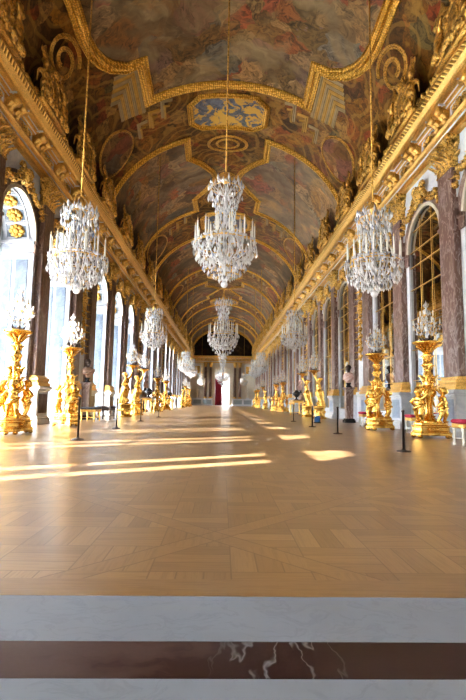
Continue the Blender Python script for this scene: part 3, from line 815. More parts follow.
# ------------------------------------------------------------------ windows (left)
GX = -6.2
def make_window(idx):
    t = struct('window_%d' % idx)
    # reveal: arched white lining from wall plane to glass
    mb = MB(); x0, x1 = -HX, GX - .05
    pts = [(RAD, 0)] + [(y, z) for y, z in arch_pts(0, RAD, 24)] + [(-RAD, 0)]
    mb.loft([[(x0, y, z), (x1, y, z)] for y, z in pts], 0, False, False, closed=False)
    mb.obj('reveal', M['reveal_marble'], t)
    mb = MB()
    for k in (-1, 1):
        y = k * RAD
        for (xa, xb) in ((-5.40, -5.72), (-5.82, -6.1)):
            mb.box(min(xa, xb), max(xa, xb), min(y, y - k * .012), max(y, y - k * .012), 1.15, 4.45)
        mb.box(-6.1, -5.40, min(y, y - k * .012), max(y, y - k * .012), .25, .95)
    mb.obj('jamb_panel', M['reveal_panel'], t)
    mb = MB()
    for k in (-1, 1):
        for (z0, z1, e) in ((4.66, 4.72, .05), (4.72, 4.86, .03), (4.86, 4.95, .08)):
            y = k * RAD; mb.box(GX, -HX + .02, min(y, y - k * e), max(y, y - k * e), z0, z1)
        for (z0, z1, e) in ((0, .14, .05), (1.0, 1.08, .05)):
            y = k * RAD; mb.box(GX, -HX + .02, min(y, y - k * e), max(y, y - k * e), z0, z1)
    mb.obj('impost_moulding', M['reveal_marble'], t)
    cof = ros = None
    for i in range(7):
        a = R(16 + 24.7 * i)
        MM = Matrix.Translation((-5.72, RAD * cos(a), SPRING + RAD * sin(a))) @ Matrix.Rotation(a - PI / 2, 4, 'X')
        # local z = outward along the radius; inward is -z
        if cof is None:
            mb = MB()
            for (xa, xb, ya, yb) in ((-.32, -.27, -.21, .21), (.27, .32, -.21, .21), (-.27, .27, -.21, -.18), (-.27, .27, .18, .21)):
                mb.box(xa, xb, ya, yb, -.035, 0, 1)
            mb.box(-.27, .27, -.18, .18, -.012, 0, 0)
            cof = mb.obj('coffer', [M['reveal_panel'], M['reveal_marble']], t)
            mb = MB(); rg = random.Random(4)
            for j in range(8):
                b = 2 * PI * j / 8
                mb.ell((.14 * cos(b), .12 * sin(b), -.05), (.075, .065, .05), Matrix.Rotation(b, 3, 'Z'), 0, 8, 6)
            mb.ell((0, 0, -.08), (.08, .075, .06)); mb.ell((0, 0, -.02), (.21, .18, .035))
            ros = mb.obj('rosette', M['gold_dark'], t, True)
            cof.matrix_local = MM; ros.matrix_local = MM
        else:
            for o in (cof, ros):
                c = o.copy(); col.objects.link(c); c.matrix_local = MM
    # joinery, its bars and arch ring widened to shape the sun stripes
    mb = MB(); x0, x1 = GX - .04, GX + .04
    def bar(y0, y1, z0, z1): mb.box(x0, x1, y0, y1, z0, z1)
    for k in (-1, 1):
        bar(*sorted((k * RAD, k * (RAD - .07))), 0, SPRING); bar(*sorted((k * .50, k * .62)), .05, SPRING - .12)
        bar(*sorted((k * .15, k * .19)), .05, SPRING - .12)
    bar(-.15, .15, .05, SPRING - .12)
    bar(-RAD, RAD, SPRING - .22, SPRING + .02); bar(-RAD, RAD, 0, .3)
    for z in (1.0, 1.75, 2.5, 3.25):
        for k in (-1, 1): bar(*sorted((k * .19, k * .56)), z - .018, z + .018)
    ring_sweep(mb, -1, 0, RAD - .36, RAD, -x0, -x1)
    bar(-RAD + .05, RAD - .05, SPRING, SPRING + .16)
    for a in (45, 90, 135):
        ca, sa = cos(R(a)), sin(R(a))
        mb.tube([(GX, .0, SPRING), (GX, (RAD - .05) * ca, SPRING + (RAD - .05) * sa)], .022, 6)
    mb.obj('window_frame', M['window_paint'], t)
    for k in (-1, 1):
        mb = MB(); y0, y1 = sorted((k * .62, k * (RAD - .07))); mb.box(GX - .012, GX + .012, y0, y1, .3, SPRING - .22)
        mb.obj('added_diffuser', M['shade'], t)  # added translucent panels that narrow the sun stripes and spread daylight
        mb = MB(); y0, y1 = sorted((k * .19, k * .56)); mb.box(GX - .004, GX + .004, y0, y1, .3, SPRING - .22)
        mb.obj('pane', M['glass'], t)
    mb = MB(); pp = [(GX, y, z) for y, z in arch_pts(0, RAD - .06, 20)]
    mb.add(pp, [tuple(range(len(pp)))])
    mb.obj('pane', M['glass'], t)
    return t
w0 = None
for i, yc in enumerate([a + SH[-1] for a in ARCH]):
    if w0 is None: w0 = make_window(1); w0.location.y = yc
    else:
        c = tree(w0); c.name = 'window_%d' % (i + 1); c.location.y = yc
mb = MB(); mb.box(-60, -6.35, -30, 110, -.9, -.6); o = mb.obj('ground', M['outside_gravel']); o['kind'] = 'structure'  # unseen pale ground added to bounce daylight in through the windows

# ------------------------------------------------------------------ mirrors (right)
def make_mirror():
    t = thing('arched_mirror', '', 'mirror')
    pts = arch_pts(0, RAD, 24)
    x = HX + .055
    mb = MB(); pp = [(x, RAD, 0.04)] + [(x, y, z) for y, z in pts] + [(x, -RAD, 0.04)]
    mb.add(pp, [tuple(range(len(pp)))]); mb.obj('mirror_glass', M['mirror'], t)
    mb = MB()
    def zt(y): return SPRING + math.sqrt(max(0, RAD * RAD - y * y))
    for y in (-.34, .34): mb.tube([(x - .02, y, .5), (x - .02, y, zt(y))], .009, 6)
    for z in (.5, 1.35, 2.2, 3.05, 3.9, 4.55, 4.98): mb.tube([(x - .02, -RAD, z), (x - .02, RAD, z)], .010, 6)
    for z in (5.55,): w = math.sqrt(RAD ** 2 - (z - SPRING) ** 2); mb.tube([(x - .02, -w, z), (x - .02, w, z)], .010, 6)
    mb.obj('glazing_bar', M['gold'], t)
    mb = MB(); pl = [(RAD, 0.0)] + [(y, z) for y, z in pts] + [(-RAD, 0.0)]
    mb.loft([[(HX, y, z), (x + .02, y, z)] for y, z in pl], 0, False, False, closed=False)
    mb.obj('mirror_reveal', M['white_marble'], t)
    mb = MB(); mb.box(HX - .02, x + .01, -RAD + .01, RAD - .01, 0, .46); mb.obj('mirror_plinth', M['white_marble'], t)
    return t
m0 = make_mirror()
for i, yc in enumerate(ARCH):
    lab = 'tall gilt-barred arched mirror, %s in view along the right wall from the near end' % ORD[i - 3] if i > 2 else 'gilt-barred arched mirror on the right wall before the stools, %s from the marble threshold' % ORD[i]
    if i == 0: m0.location.y = yc; m0['label'] = lab; m0['group'] = 'arched mirrors along the right wall'
    else: dup(m0, (0, yc, 0), 0, lab)


# ------------------------------------------------------------------ chandeliers
def crystal_ring(mb, rg, r, z, n, h0, h1, w, jit=.02):
    for i in range(n):
        a = 2 * PI * (i + rg.random() * .6) / n
        rr = r + rg.uniform(-jit, jit)
        mb.drop((rr * cos(a), rr * sin(a), z + rg.uniform(-jit, jit)), w * rg.uniform(.75, 1.2), rg.uniform(h0, h1), 0, rg.random() * 6)
def make_chandelier(H, R0, zr, n_out, n_in, crown_r, seed, cord):
    """origin at the lowest point; zr is the height of the candle ring"""
    rg = random.Random(seed)
    t = thing('chandelier', '', 'chandelier')
    zc = H                                                     # top of the crown of crystals
    z_cb = H - .27 * H                                   # bottom of the crown
    mb = MB()
    mb.lathe([(.012, .1), (.03, .12), (.02, .3), (.05, .42), (.02, .5), (.06, zr - .08), (.03, zr + .05), (.07, zr + .22), (.03, zr + .36), (.055, zr + .55), (.02, z_cb), (.05, z_cb + .12), (.02, H - .1), (.04, H)], 10)
    mb.obj('stem', M['crystal'], t, True)
    mb = MB(); mb.lathe([(.03, H - .03), (.075, H + .02), (.09, H + .10), (.05, H + .20), (.03, H + .24)], 12)
    mb.obj('top_cap', M['gold'], t, True)
    mb = MB(); mb.tube([(0, 0, H + .22), (0, 0, cord)], .018, 8); mb.obj('suspension_rod', M['gold_dark'], t, True)
    mb = MB(); mb.ell((0, 0, .06), (.075, .075, .075), None, 0, 14, 10); mb.obj('crystal_ball', M['crystal'], t, True)
    # gilt rings
    for r, z in ((R0 * .97, zr - .03), (R0 * .55, zr + .10), (crown_r * .85, H - .12)):
        mb = MB(); mb.tube([(r * cos(2 * PI * j / 32), r * sin(2 * PI * j / 32), z) for j in range(33)], .010, 6, 0, False)
        mb.obj('gilt_ring', M['gold'], t, True)
    # arms carrying candles
    arm = can = None
    def arm_bm(r, z, r2):
        mb = MB()
        mb.tube([(.05, 0, zr - .30), (r * .35, 0, zr - .42), (r * .72, 0, zr - .30), (r * .95, 0, zr - .10), (r, 0, z)], [.016, .014, .012, .011, .012], 6)
        mb.lathe([(.012, z - .02), (.05, z), (.06, z + .015), (.02, z + .03)], 10, (r, 0, 0))
        return mb
    for (nn, r, z, h, off) in ((n_out, R0 * .97, zr, .36, 0.0), (n_in, R0 * .56, zr + .13, .33, .26)):
        a0 = c0 = None
        for i in range(nn):
            a = 2 * PI * i / nn + off
            if a0 is None:
                a0 = arm_bm(r, z, 0).obj('arm', M['crystal'], t, True)
                mb = MB(); mb.lathe([(.019, z + .02), (.017, z + .02 + h), (.006, z + .03 + h)], 8, (r, 0, 0)); c0 = mb.obj('candle', M['candle'], t, True)
                mb = MB(); mb.lathe([(.004, z + .02 + h), (.013, z + .05 + h), (.002, z + .10 + h)], 6, (r, 0, 0)); b0 = mb.obj('candle_tip', M['bulb'], c0, True)
                a0.rotation_euler.z = a; c0.rotation_euler.z = a
            else:
                for o in (a0, c0):
                    c = tree(o, t); c.rotation_euler.z = a
    # crystal drops
    mb = MB(); k = R0 / .55; J = .035
    def CR(r, z, n, h0, h1, w): crystal_ring(mb, rg, r, z, int(n * k * 1.45), h0 * .72, h1 * .72, w * .82, J)
    CR(R0 * 1.03, zr + .03, 20, .16, .24, .030); CR(R0 * 1.0, zr - .10, 22, .20, .30, .036); CR(R0 * .86, zr - .16, 18, .18, .26, .036)
    CR(R0 * .90, zr - .26, 20, .16, .26, .036); CR(R0 * .74, zr - .34, 18, .16, .26, .038); CR(R0 * .56, zr - .42, 15, .16, .24, .038)
    CR(R0 * .36, zr - .48, 11, .12, .20, .036); crystal_ring(mb, rg, .12, .26, 8, .12, .2, .030, .02)
    CR(R0 * .60, zr + .16, 15, .16, .24, .030); CR(R0 * .42, zr + .22, 12, .16, .24, .030); CR(R0 * .25, zr + .32, 9, .16, .24, .03)
    zz = zr + .35
    while zz < z_cb + .1:                                       # column of drops between ring and crown
        crystal_ring(mb, rg, .11 + .09 * abs(sin(zz * 7)), zz + .1, 8, .12, .2, .028, .03); zz += .10
    for r, z, n, h0, h1, w in ((crown_r, H - .02, 17, .22, .34, .033), (crown_r * .95, H - .22, 17, .22, .32, .033), (crown_r * .8, H - .40, 14, .2, .3, .032), (crown_r * .65, H + .05, 10, .16, .26, .03), (crown_r * .5, H - .25, 10, .2, .28, .03), (crown_r * .6, H - .56, 11, .2, .28, .03)):
        crystal_ring(mb, rg, r, z, int(n * 1.9), h0 * .62, h1 * .62, w * .82, .045)
    for i in range(9):                                          # upright crystal plumes
        a = 2 * PI * i / 9; r = crown_r * .95
        mb.drop((r * cos(a), r * sin(a), H + .10), .03, .18)
        mb.tube([(.03 * cos(a), .03 * sin(a), H - .3), (r * .7 * cos(a), r * .7 * sin(a), H - .14), (r * cos(a), r * sin(a), H + .02)], .011, 5)
    for i in range(n_out):                                      # swags from ring to crown
        a = 2 * PI * (i + .5) / n_out
        for j in range(9):
            u = j / 8; r = R0 * .55 * (1 - u) ** 1.6 + crown_r * .6 * u; z = zr + .14 + (z_cb - zr) * u
            mb.drop((r * cos(a), r * sin(a), z), .020, .08)
    for i in range(int(15 * k)):                                # strings lining the bowl
        a = 2 * PI * i / int(15 * k)
        for j in range(7):
            u = j / 6; r = R0 * (.98 - .84 * u ** 1.6); z = zr - .04 - (zr - .22) * math.sin(u * PI / 2) * .90
            mb.drop((r * cos(a), r * sin(a), z), .026, .11)
    d = mb.obj('crystal_drops', M['crystal'], t); d['kind'] = 'stuff'
    return t
SIDE_B, SIDE_X = 2.80, 3.0
ch = make_chandelier(1.75, .55, .72, 12, 6, .34, 1, vault_z(SIDE_X) - SIDE_B - .02)
first = True
side_names = {-1: 'left', 1: 'right'}
SY = [9.2, 19.7, 37.2, 44.0, 66.0]
for side in (-1, 1):
    for i, y in enumerate(SY):
        lab = 'crystal chandelier by the %s, %s of its row from the near end' % ('left window wall' if side < 0 else 'right mirror wall', ORD[i])
        loc = (side * SIDE_X, y, SIDE_B + (.05 if side > 0 else 0))
        if first: ch.location = loc; ch['label'] = lab; ch['group'] = 'side chandeliers'; first = False
        else: dup(ch, loc, .3 * i + side, lab)
CB = 3.12
cc = make_chandelier(2.32, .66, .98, 14, 8, .36, 9, vault_z(0) - CB - .05)
for i, y in enumerate((9.75, 20.6, 46.0)):
    lab = 'large crystal chandelier on the hall axis, ' + ('nearest and largest of all' if i == 0 else 'second from the near end, tall' if i == 1 else 'farthest, in front of the end door')
    loc = (-.05, y, CB - (.62 if i == 1 else 1.0 if i == 2 else 0))
    if i == 0: cc.location = loc; cc['label'] = lab; cc['group'] = 'central chandeliers'
    else:
        kz = 1.17 if i == 1 else 1.28
        c = dup(cc, loc, .5 * i, lab, None, (1, 1, kz) if i == 1 else (1.06, 1.06, kz))
        for p in c.children:
            if p.name.startswith('suspension_rod'):
                p.scale.z = ((vault_z(0) - loc[2]) / kz - 2.54) / (vault_z(0) - CB - .05 - 2.54); p.location.z = (2.32 + .22) * (1 - p.scale.z)

# ------------------------------------------------------------------ gilded stands with cherubs
def cherub_mb(mb, M4, raise_l=True, k=1.0):
    """chubby standing child, feet at z=0, facing +X, about .74 tall"""
    def T(p): return tuple(M4 @ Vector(p))
    C = lambda a, b, r0, r1: mb.caps(T(a), T(b), r0 * k, r1 * k, 10)
    E_ = lambda c, r: mb.ell(T(c), tuple(x * k for x in r), M4.to_3x3().normalized(), 0, 14, 10)
    # legs: knees a little bent
    C((.00, .055, .31), (.05, .07, .17), .068, .048); C((.05, .07, .17), (.01, .075, .03), .046, .030)
    C((.00, -.055, .31), (.00, -.08, .17), .068, .048); C((.00, -.08, .17), (-.06, -.09, .03), .046, .030)
    C((.01, .075, .022), (.075, .085, .018), .026, .018); C((-.06, -.09, .022), (.005, -.105, .018), .026, .018)
    E_((-.005, 0, .33), (.085, .105, .085)); E_((.02, 0, .40), (.082, .09, .09)); E_((.005, 0, .48), (.075, .098, .075))
    C((0, 0, .52), (.02, 0, .575), .038, .036)
    E_((.03, 0, .645), (.078, .070, .080)); E_((.055, 0, .615), (.05, .052, .046))
    C((.105, 0, .635), (.11, 0, .625), .013, .015)
    for s in (-1, 1): E_((.03, s * .07, .635), (.016, .012, .02)); E_((.085, s * .032, .615), (.026, .022, .022))
    for i in range(9):
        a = 2 * PI * i / 9
        E_((.005 + .04 * cos(a), .058 * sin(a), .69 + .012 * cos(2 * a)), (.03, .03, .026))
    # arms
    if raise_l:
        C((.0, .10, .50), (-.03, .16, .58), .037, .031); C((-.03, .16, .58), (-.13, .13, .69), .030, .022); C((-.13, .13, .69), (-.17, .11, .72), .02, .012)
    else:
        C((.0, .10, .50), (-.02, .17, .41), .037, .031); C((-.02, .17, .41), (-.13, .12, .40), .030, .022); C((-.13, .12, .40), (-.17, .10, .41), .02, .012)
    C((.0, -.10, .50), (.04, -.17, .42), .037, .031); C((.04, -.17, .42), (-.05, -.17, .33), .030, .022); C((-.05, -.17, .33), (-.09, -.155, .31), .02, .012)
    # cloth sash across the hips
    mb.tube([T((-.06, .11, .38)), T((.07, .08, .34)), T((.09, -.03, .29)), T((.03, -.12, .26)), T((-.08, -.10, .22))], [.02, .026, .03, .028, .015], 8)

def make_stand():
    t = thing('candelabrum_stand', '', 'candle stand')
    mb = MB()
    def plate(r, z0, z1, bev):                                   # three-cornered plinth with cut corners
        def ring(rr, z):
            pts = []
            for i in range(3):
                a = 2 * PI * i / 3 + PI / 6
                for da in (-.30, -.12, .12, .30): pts.append((rr * cos(a + da) * (1.0 if abs(da) < .2 else .98), rr * sin(a + da), z))
                b = a + PI / 3
                for da in (-.42, 0, .42): pts.append((rr * .70 * cos(b + da * .9), rr * .70 * sin(b + da * .9), z))
            return pts
        mb.loft([ring(r - bev, z0), ring(r, z0 + bev), ring(r, z1 - bev), ring(r - bev, z1)], 0, True, True)
    plate(.40, .055, .12, .012); plate(.375, .12, .145, .008); plate(.36, .145, .235, .012); plate(.39, .235, .265, .01); plate(.34, .265, .325, .014)
    for i in range(3):
        a = 2 * PI * i / 3 + PI / 6
        for e in (-.24, .24):
            mb.ell((.35 * cos(a + e), .35 * sin(a + e), .035), (.05, .05, .036), None, 0, 10, 6)
        for j in range(5):
            b = a + PI / 3 + (j - 2) * .16
            mb.ell((.268 * cos(b), .268 * sin(b), .19), (.022, .022, .028), None, 0, 8, 6)
    mb.obj('plinth', M['gold_statue'], t)
    mb = MB(); rg = random.Random(8)
    def wob(a, z): return .10 * cos(3 * a + z * 4) + .04 * sin(9 * a + z * 11)
    mb.lathe([(.21, .31), (.17, .36), (.11, .42), (.075, .52), (.06, .68), (.085, .84), (.145, .95), (.10, 1.05), (.075, 1.12), (.095, 1.22), (.105, 1.30), (.06, 1.40), (.05, 1.46), (.085, 1.52), (.095, 1.56), (.06, 1.61), (.045, 1.68), (.075, 1.74), (.08, 1.77), (.05, 1.80)], 24, wob=wob)
    for zc, n, L in ((.35, 6, .13), (.86, 6, .15), (.98, 6, .17), (1.18, 6, .16), (1.44, 5, .12), (1.64, 5, .12)):
        for i in range(n):
            a = 2 * PI * i / n + zc * 3
            rl = .105 if .9 < zc < 1.3 else .06
            mb.leaf((rl * cos(a), rl * sin(a), zc), (.12 * cos(a), .12 * sin(a), 1), (cos(a), sin(a), 0), L, .04, .55)
    for i in range(26):
        a, z = rg.random() * 6.28, rg.uniform(.92, 1.32)
        mb.ell((.11 * cos(a), .11 * sin(a), z), (.035, .035, .035), None, 0, 7, 5, .2, rg)
    mb.obj('stem', M['gold_statue'], t, True)
    mb = MB(); mb.lathe([(.05, 1.78), (.065, 1.83), (.10, 1.89), (.15, 1.945), (.20, 1.985), (.26, 2.005), (.275, 2.02), (.275, 2.045), (.26, 2.05), (.02, 2.05)], 28)
    for i in range(10):
        a = 2 * PI * i / 10; mb.leaf((.06 * cos(a), .06 * sin(a), 1.82), (.6 * cos(a), .6 * sin(a), .7), (cos(a), sin(a), -.2), .2, .035, .3)
    mb.obj('dish', M['gold_statue'], t, True)
    mb = MB(); cherub_mb(mb, Matrix.Identity(4), True)
    ch0 = body(mb, 'cherub', M['gold_statue'], .0125, t)
    for i in range(3):
        a = 2 * PI * i / 3 + PI / 6
        o = ch0 if i == 0 else ch0.copy()
        if i: col.objects.link(o)
        o.location = (.245 * cos(a), .245 * sin(a), .322); o.rotation_euler = (0, 0, a); o.scale = (1.03, 1.03, 1.03)
    return t
def make_candelabra():
    rg = random.Random(21); t = thing('crystal_candelabrum', '', 'candelabrum')
    mb = MB(); mb.lathe([(.13, 0), (.135, .02), (.09, .035), (.05, .05), (.03, .08)], 18)
    for i in range(6):
        a = 2 * PI * i / 6; mb.leaf((.06 * cos(a), .06 * sin(a), .03), (cos(a), sin(a), .25), (0, 0, 1), .1, .03, .5)
    mb.obj('foot', M['bronze'], t, True)
    mb = MB(); mb.lathe([(.02, .06), (.035, .14), (.02, .2), (.045, .28), (.02, .36), (.03, .5), (.015, .6), (.03, .7), (.012, .78), (.03, .83), (.002, .92)], 12); mb.obj('stem', M['crystal'], t, True)
    for (n, r, z, off, h) in ((6, .27, .36, 0, .13), (3, .15, .56, .5, .13)):
        for i in range(n):
            a = 2 * PI * i / n + off
            if i == 0:
                mb = MB(); mb.tube([(.02, 0, z - .14), (r * .5, 0, z - .18), (r * .9, 0, z - .08), (r, 0, z)], .010, 6); mb.lathe([(.01, z - .01), (.04, z + .005), (.015, z + .02)], 10, (r, 0, 0)); a0 = mb.obj('arm', M['gold'], t, True)
                mb = MB(); mb.lathe([(.014, z + .01), (.013, z + h), (.004, z + h + .02)], 8, (r, 0, 0)); c0 = mb.obj('candle', M['candle'], t, True)
                a0.rotation_euler.z = a; c0.rotation_euler.z = a
            else:
                for o in (a0, c0):
                    c = o.copy(); col.objects.link(c); c.rotation_euler.z = a
    mb = MB()
    for r, z, n, h in ((.27, .35, 26, .09), (.2, .30, 20, .08), (.28, .40, 14, .05), (.15, .55, 18, .09), (.1, .47, 14, .08), (.06, .72, 10, .08), (.08, .66, 12, .08), (.13, .22, 14, .08), (.2, .22, 12, .07), (.12, .38, 14, .08), (.05, .84, 8, .06)):
        crystal_ring(mb, rg, r, z, n, h * .8, h * 1.3, .017, .015)
    for i in range(9):
        a = 2 * PI * i / 9
        for j in range(7):
            u = j / 6; r = .27 * (1 - u) + .03; mb.drop((r * cos(a), r * sin(a), .38 + .42 * u * u), .012, .05)
    d = mb.obj('crystal_drops', M['crystal'], t); d['kind'] = 'stuff'
    return t
stand = make_stand(); cand = make_candelabra()
ST = {-1: [(4.18, 9.4), (4.07, 12.4), (4.05, 28.9), (4.05, 33.2), (4.0, 52.0), (4.0, 56.5)], 1: [(4.38, 9.95), (4.15, 12.6), (4.15, 32.3), (4.15, 36.3), (4.1, 54.0), (4.1, 58.0)]}
WL2 = {-1: 'left windows', 1: 'right mirrors'}
WALLN = {-1: 'left window wall', 1: 'right mirror wall'}
first = True
def put_cand(loc, lab, k=1.0):
    global cand_used
    if not cand_used: cand.location = loc; cand['label'] = lab; cand['group'] = 'crystal candelabra on gilded stands'; cand_used = True
    else: dup(cand, loc, loc[1], lab)
cand_used = False
for side in (-1, 1):
    for i, (x, y) in enumerate(ST[side]):
        lab = 'gilded candle stand carried by three cherubs, %s along the %s' % (ORD[i], WALLN[side])
        rz = (0.35 if side < 0 else PI - .1) + i * .4
        if first: stand.location = (side * x, y, 0); stand.rotation_euler.z = rz; stand['label'] = lab; stand['group'] = 'gilded cherub stands'; first = False
        else: dup(stand, (side * x, y, 0), rz, lab, None, (1.1, 1.1, 1) if side > 0 else None)
        put_cand((side * x, y, 2.051), 'crystal candelabrum on the %s cherub stand along the %s' % (ORD[i], WALLN[side]))

# ------------------------------------------------------------------ gilded female figures holding dishes
def make_figure_stand():
    t = thing('figure_stand', '', 'candle stand')
    mb = MB(); mb.lathe([(.30, 0), (.30, .05), (.27, .07), (.25, .10), (.24, .12), (.24, .44), (.26, .47), (.28, .50), (.27, .54), (.23, .56)], 24)
    for i in range(8):
        a = 2 * PI * i / 8; mb.ell((.235 * cos(a), .235 * sin(a), .29), (.05, .05, .07), None, 0, 8, 6)
    mb.obj('drum_base', M['gold_statue'], t, True)
    # figure leaning towards +X, the dish overhead at x=.2
    mb = MB()
    def C(a, b, r0, r1, s=12): mb.caps(a, b, r0, r1, s)
    # draped skirt
    rings = []
    for z, cx, rx, ry in ((.56, -.10, .20, .22), (.64, -.10, .17, .19), (.80, -.07, .15, .17), (.96, -.03, .155, .18), (1.08, .0, .165, .195), (1.18, .01, .145, .18), (1.28, .015, .11, .14)):
        rings.append([(cx + rx * cos(2 * PI * j / 28) * (1 + .10 * cos(7 * 2 * PI * j / 28 + z * 5)), ry * sin(2 * PI * j / 28) * (1 + .10 * cos(7 * 2 * PI * j / 28 + z * 5)), z) for j in range(28)])
    mb.loft(rings, 0, True, True)
    mb.ell((.02, 0, 1.34), (.105, .13, .11)); mb.ell((.035, 0, 1.45), (.11, .145, .11)); mb.ell((.075, .05, 1.44), (.045, .045, .045)); mb.ell((.075, -.05, 1.44), (.045, .045, .045))
    C((.02, 0, 1.52), (.0, 0, 1.61), .05, .045); mb.ell((-.01, 0, 1.70), (.088, .075, .105)); mb.ell((-.03, 0, 1.74), (.095, .09, .085)); mb.ell((-.12, 0, 1.74), (.05, .05, .045)); C((.075, 0, 1.70), (.082, 0, 1.685), .013, .016)
    C((.03, .13, 1.51), (.14, .22, 1.66), .058, .048); C((.14, .22, 1.66), (.25, .13, 1.90), .046, .034); C((.25, .13, 1.90), (.26, .09, 1.96), .032, .022)
    C((.03, -.14, 1.51), (-.06, -.26, 1.32), .058, .048); C((-.06, -.26, 1.32), (.07, -.21, 1.15), .046, .034); C((.07, -.21, 1.15), (.10, -.18, 1.12), .03, .022)
    C((-.03, .05, .80), (.10, .07, .66), .09, .07); C((.10, .07, .66), (.02, .08, .57), .06, .04)
    mb.tube([(.12, .12, 1.2), (.16, 0, 1.12), (.08, -.15, 1.2), (-.08, -.14, 1.0), (-.16, -.1, .8), (-.2, -.05, .6)], [.03, .04, .04, .05, .045, .03], 8)
    body(mb, 'draped_figure', M['gold_statue'], .016, t)
    mb = MB(); mb.lathe([(.03, 1.90), (.06, 1.96), (.10, 2.02), (.20, 2.07), (.27, 2.085), (.28, 2.11), (.02, 2.115)], 24, (.25, .08, 0))
    mb.obj('dish', M['gold_statue'], t, True)
    return t
fg = make_figure_stand()
FG = {-1: [(4.0, 19.2), (3.95, 21.6), (4.0, 47.0)], 1: [(4.13, 22.9), (4.25, 20.6), (4.2, 46.0)]}
first = True
for side in (-1, 1):
    for i, (x, y) in enumerate(FG[side]):
        lab = 'gilded woman on a drum holding a dish, %s by %s' % (('nearer of the pair', 'farther of the pair', 'single one far down')[i if side < 0 or i == 2 else 1 - i], WL2[side])
        rz = 0 if side < 0 else PI
        if first: fg.location = (side * x, y, 0); fg['label'] = lab; fg['group'] = 'gilded figures holding dishes'; first = False
        else: dup(fg, (side * x, y, 0), rz, lab)
        put_cand((side * (x - .25), y - side * .08, 2.116), 'crystal candelabrum above the gilded woman, %s by %s' % (('nearer of the pair', 'farther of the pair', 'far down the hall')[i if side < 0 or i == 2 else 1 - i], WL2[side]))

# ------------------------------------------------------------------ trophies standing on the cornice
def make_trophy():
    t = thing('gilded_trophy', '', 'sculpture'); rg = random.Random(17)
    mb = MB()                                                    # oval shield, long axis vertical, facing -X (into the hall)
    mb.ell((0, 0, .62), (.10, .30, .42), None, 0, 20, 12); mb.ell((-.08, 0, .62), (.06, .18, .26), None, 0, 16, 10)
    for j in range(18):
        a = 2 * PI * j / 18; mb.ell((-.05, .30 * cos(a), .62 + .42 * sin(a)), (.05, .045, .045), None, 0, 7, 5)
    mb.obj('shield', M['gold_dark'], t, True)
    mb = MB()                                                    # helmet with a plume
    mb.ell((-.05, 0, 1.16), (.13, .13, .14), None, 0, 14, 10)
    for j in range(6): mb.ell((-.04 + .03 * j, .05 * (j - 2.5), 1.27 + .02 * (j % 3)), (.06, .05, .09), None, 0, 8, 6)
    mb.obj('helmet', M['gold_dark'], t, True)
    for k in (-1, 1):
        mb = MB(); a = Vector((.03, k * .1, .3)); b = Vector((.0, k * .75, 1.28))
        mb.tube([a, b], .022, 6); mb.ell(tuple(b), (.035, .035, .08))
        rings = []
        for i in range(7):
            u = i / 6; p = a.lerp(b, .35 + .6 * u)
            rings.append([(p.x - .03 - .05 * sin(u * 9 + j), p.y + k * .0 - k * .06 * j, p.z + .10 * j + .03 * sin(u * 7)) for j in range(4)] + [(p.x + .03 - .05 * sin(u * 9 + j), p.y - k * .06 * j, p.z + .10 * j + .03 * sin(u * 7)) for j in (3, 2, 1, 0)])
        mb.loft(rings, 0, True, True); mb.obj('banner', M['gold_dark'], t, True)
    mb = MB()
    for i in range(30):
        a = 2 * PI * i / 30
        mb.ell((.0 - .06 * rg.random(), .33 * cos(a), .60 + .43 * sin(a)), (.07, .075, .075), None, 0, 8, 6, .35, rg)
    for i in range(14):
        a = -1.1 + 2.2 * i / 13
        mb.ell((-.12 - .05 * rg.random(), .6 * a, .16 + .12 * rg.random()), (.09, .09, .11), None, 0, 8, 6, .3, rg)
    for k in (-1, 1):
        mb.scroll((-.1, k * .55, .22), (0, k, 0), (0, 0, 1), .20, 1.5, .055); mb.scroll((-.08, k * .32, .18), (0, -k, 0), (0, 0, 1), .14, 1.3, .045)
    mb.box(-.12, .12, -.7, .7, 0, .10)
    mb.obj('leaf_scrolls', M['gold_dark'], t, True)
    mb = MB(); cherub_mb(mb, Matrix.Identity(4), True)
    c0 = body(mb, 'cherub', M['gold_dark'], .02, t)
    c0.location = (-.10, .50, .09); c0.rotation_euler = (.12, .0, 2.4); c0.scale = (1.45,) * 3
    c1 = c0.copy(); col.objects.link(c1); c1.location = (-.10, -.50, .09); c1.rotation_euler = (-.12, .0, 3.9); c1.scale = (1.45, -1.45, 1.45)
    return t
tr = make_trophy()
TY = [8.7, 11.6, 14.5, 17.6, 21.2, 24.8, 28.6, 32.6, 36.4, 40.2, 45.0, 48.4, 52.2, 56.2, 60.2, 64.2, 68.2, 72.0]
first = True
for side in (-1, 1):
    for i, y in enumerate(TY):
        lab = 'gilded shield trophy with cherubs on the %s cornice, %s from the near end' % (side_names[side], ORD[i])
        loc = (side * 4.64, y, 8.006)
        tr.scale = (.8, 1.15, 1.02)
        if first: tr.location = loc; tr.rotation_euler.z = PI; tr['label'] = lab; tr['group'] = 'gilded trophies on the cornices'; first = False
        else: dup(tr, loc, PI if side < 0 else 0, lab)

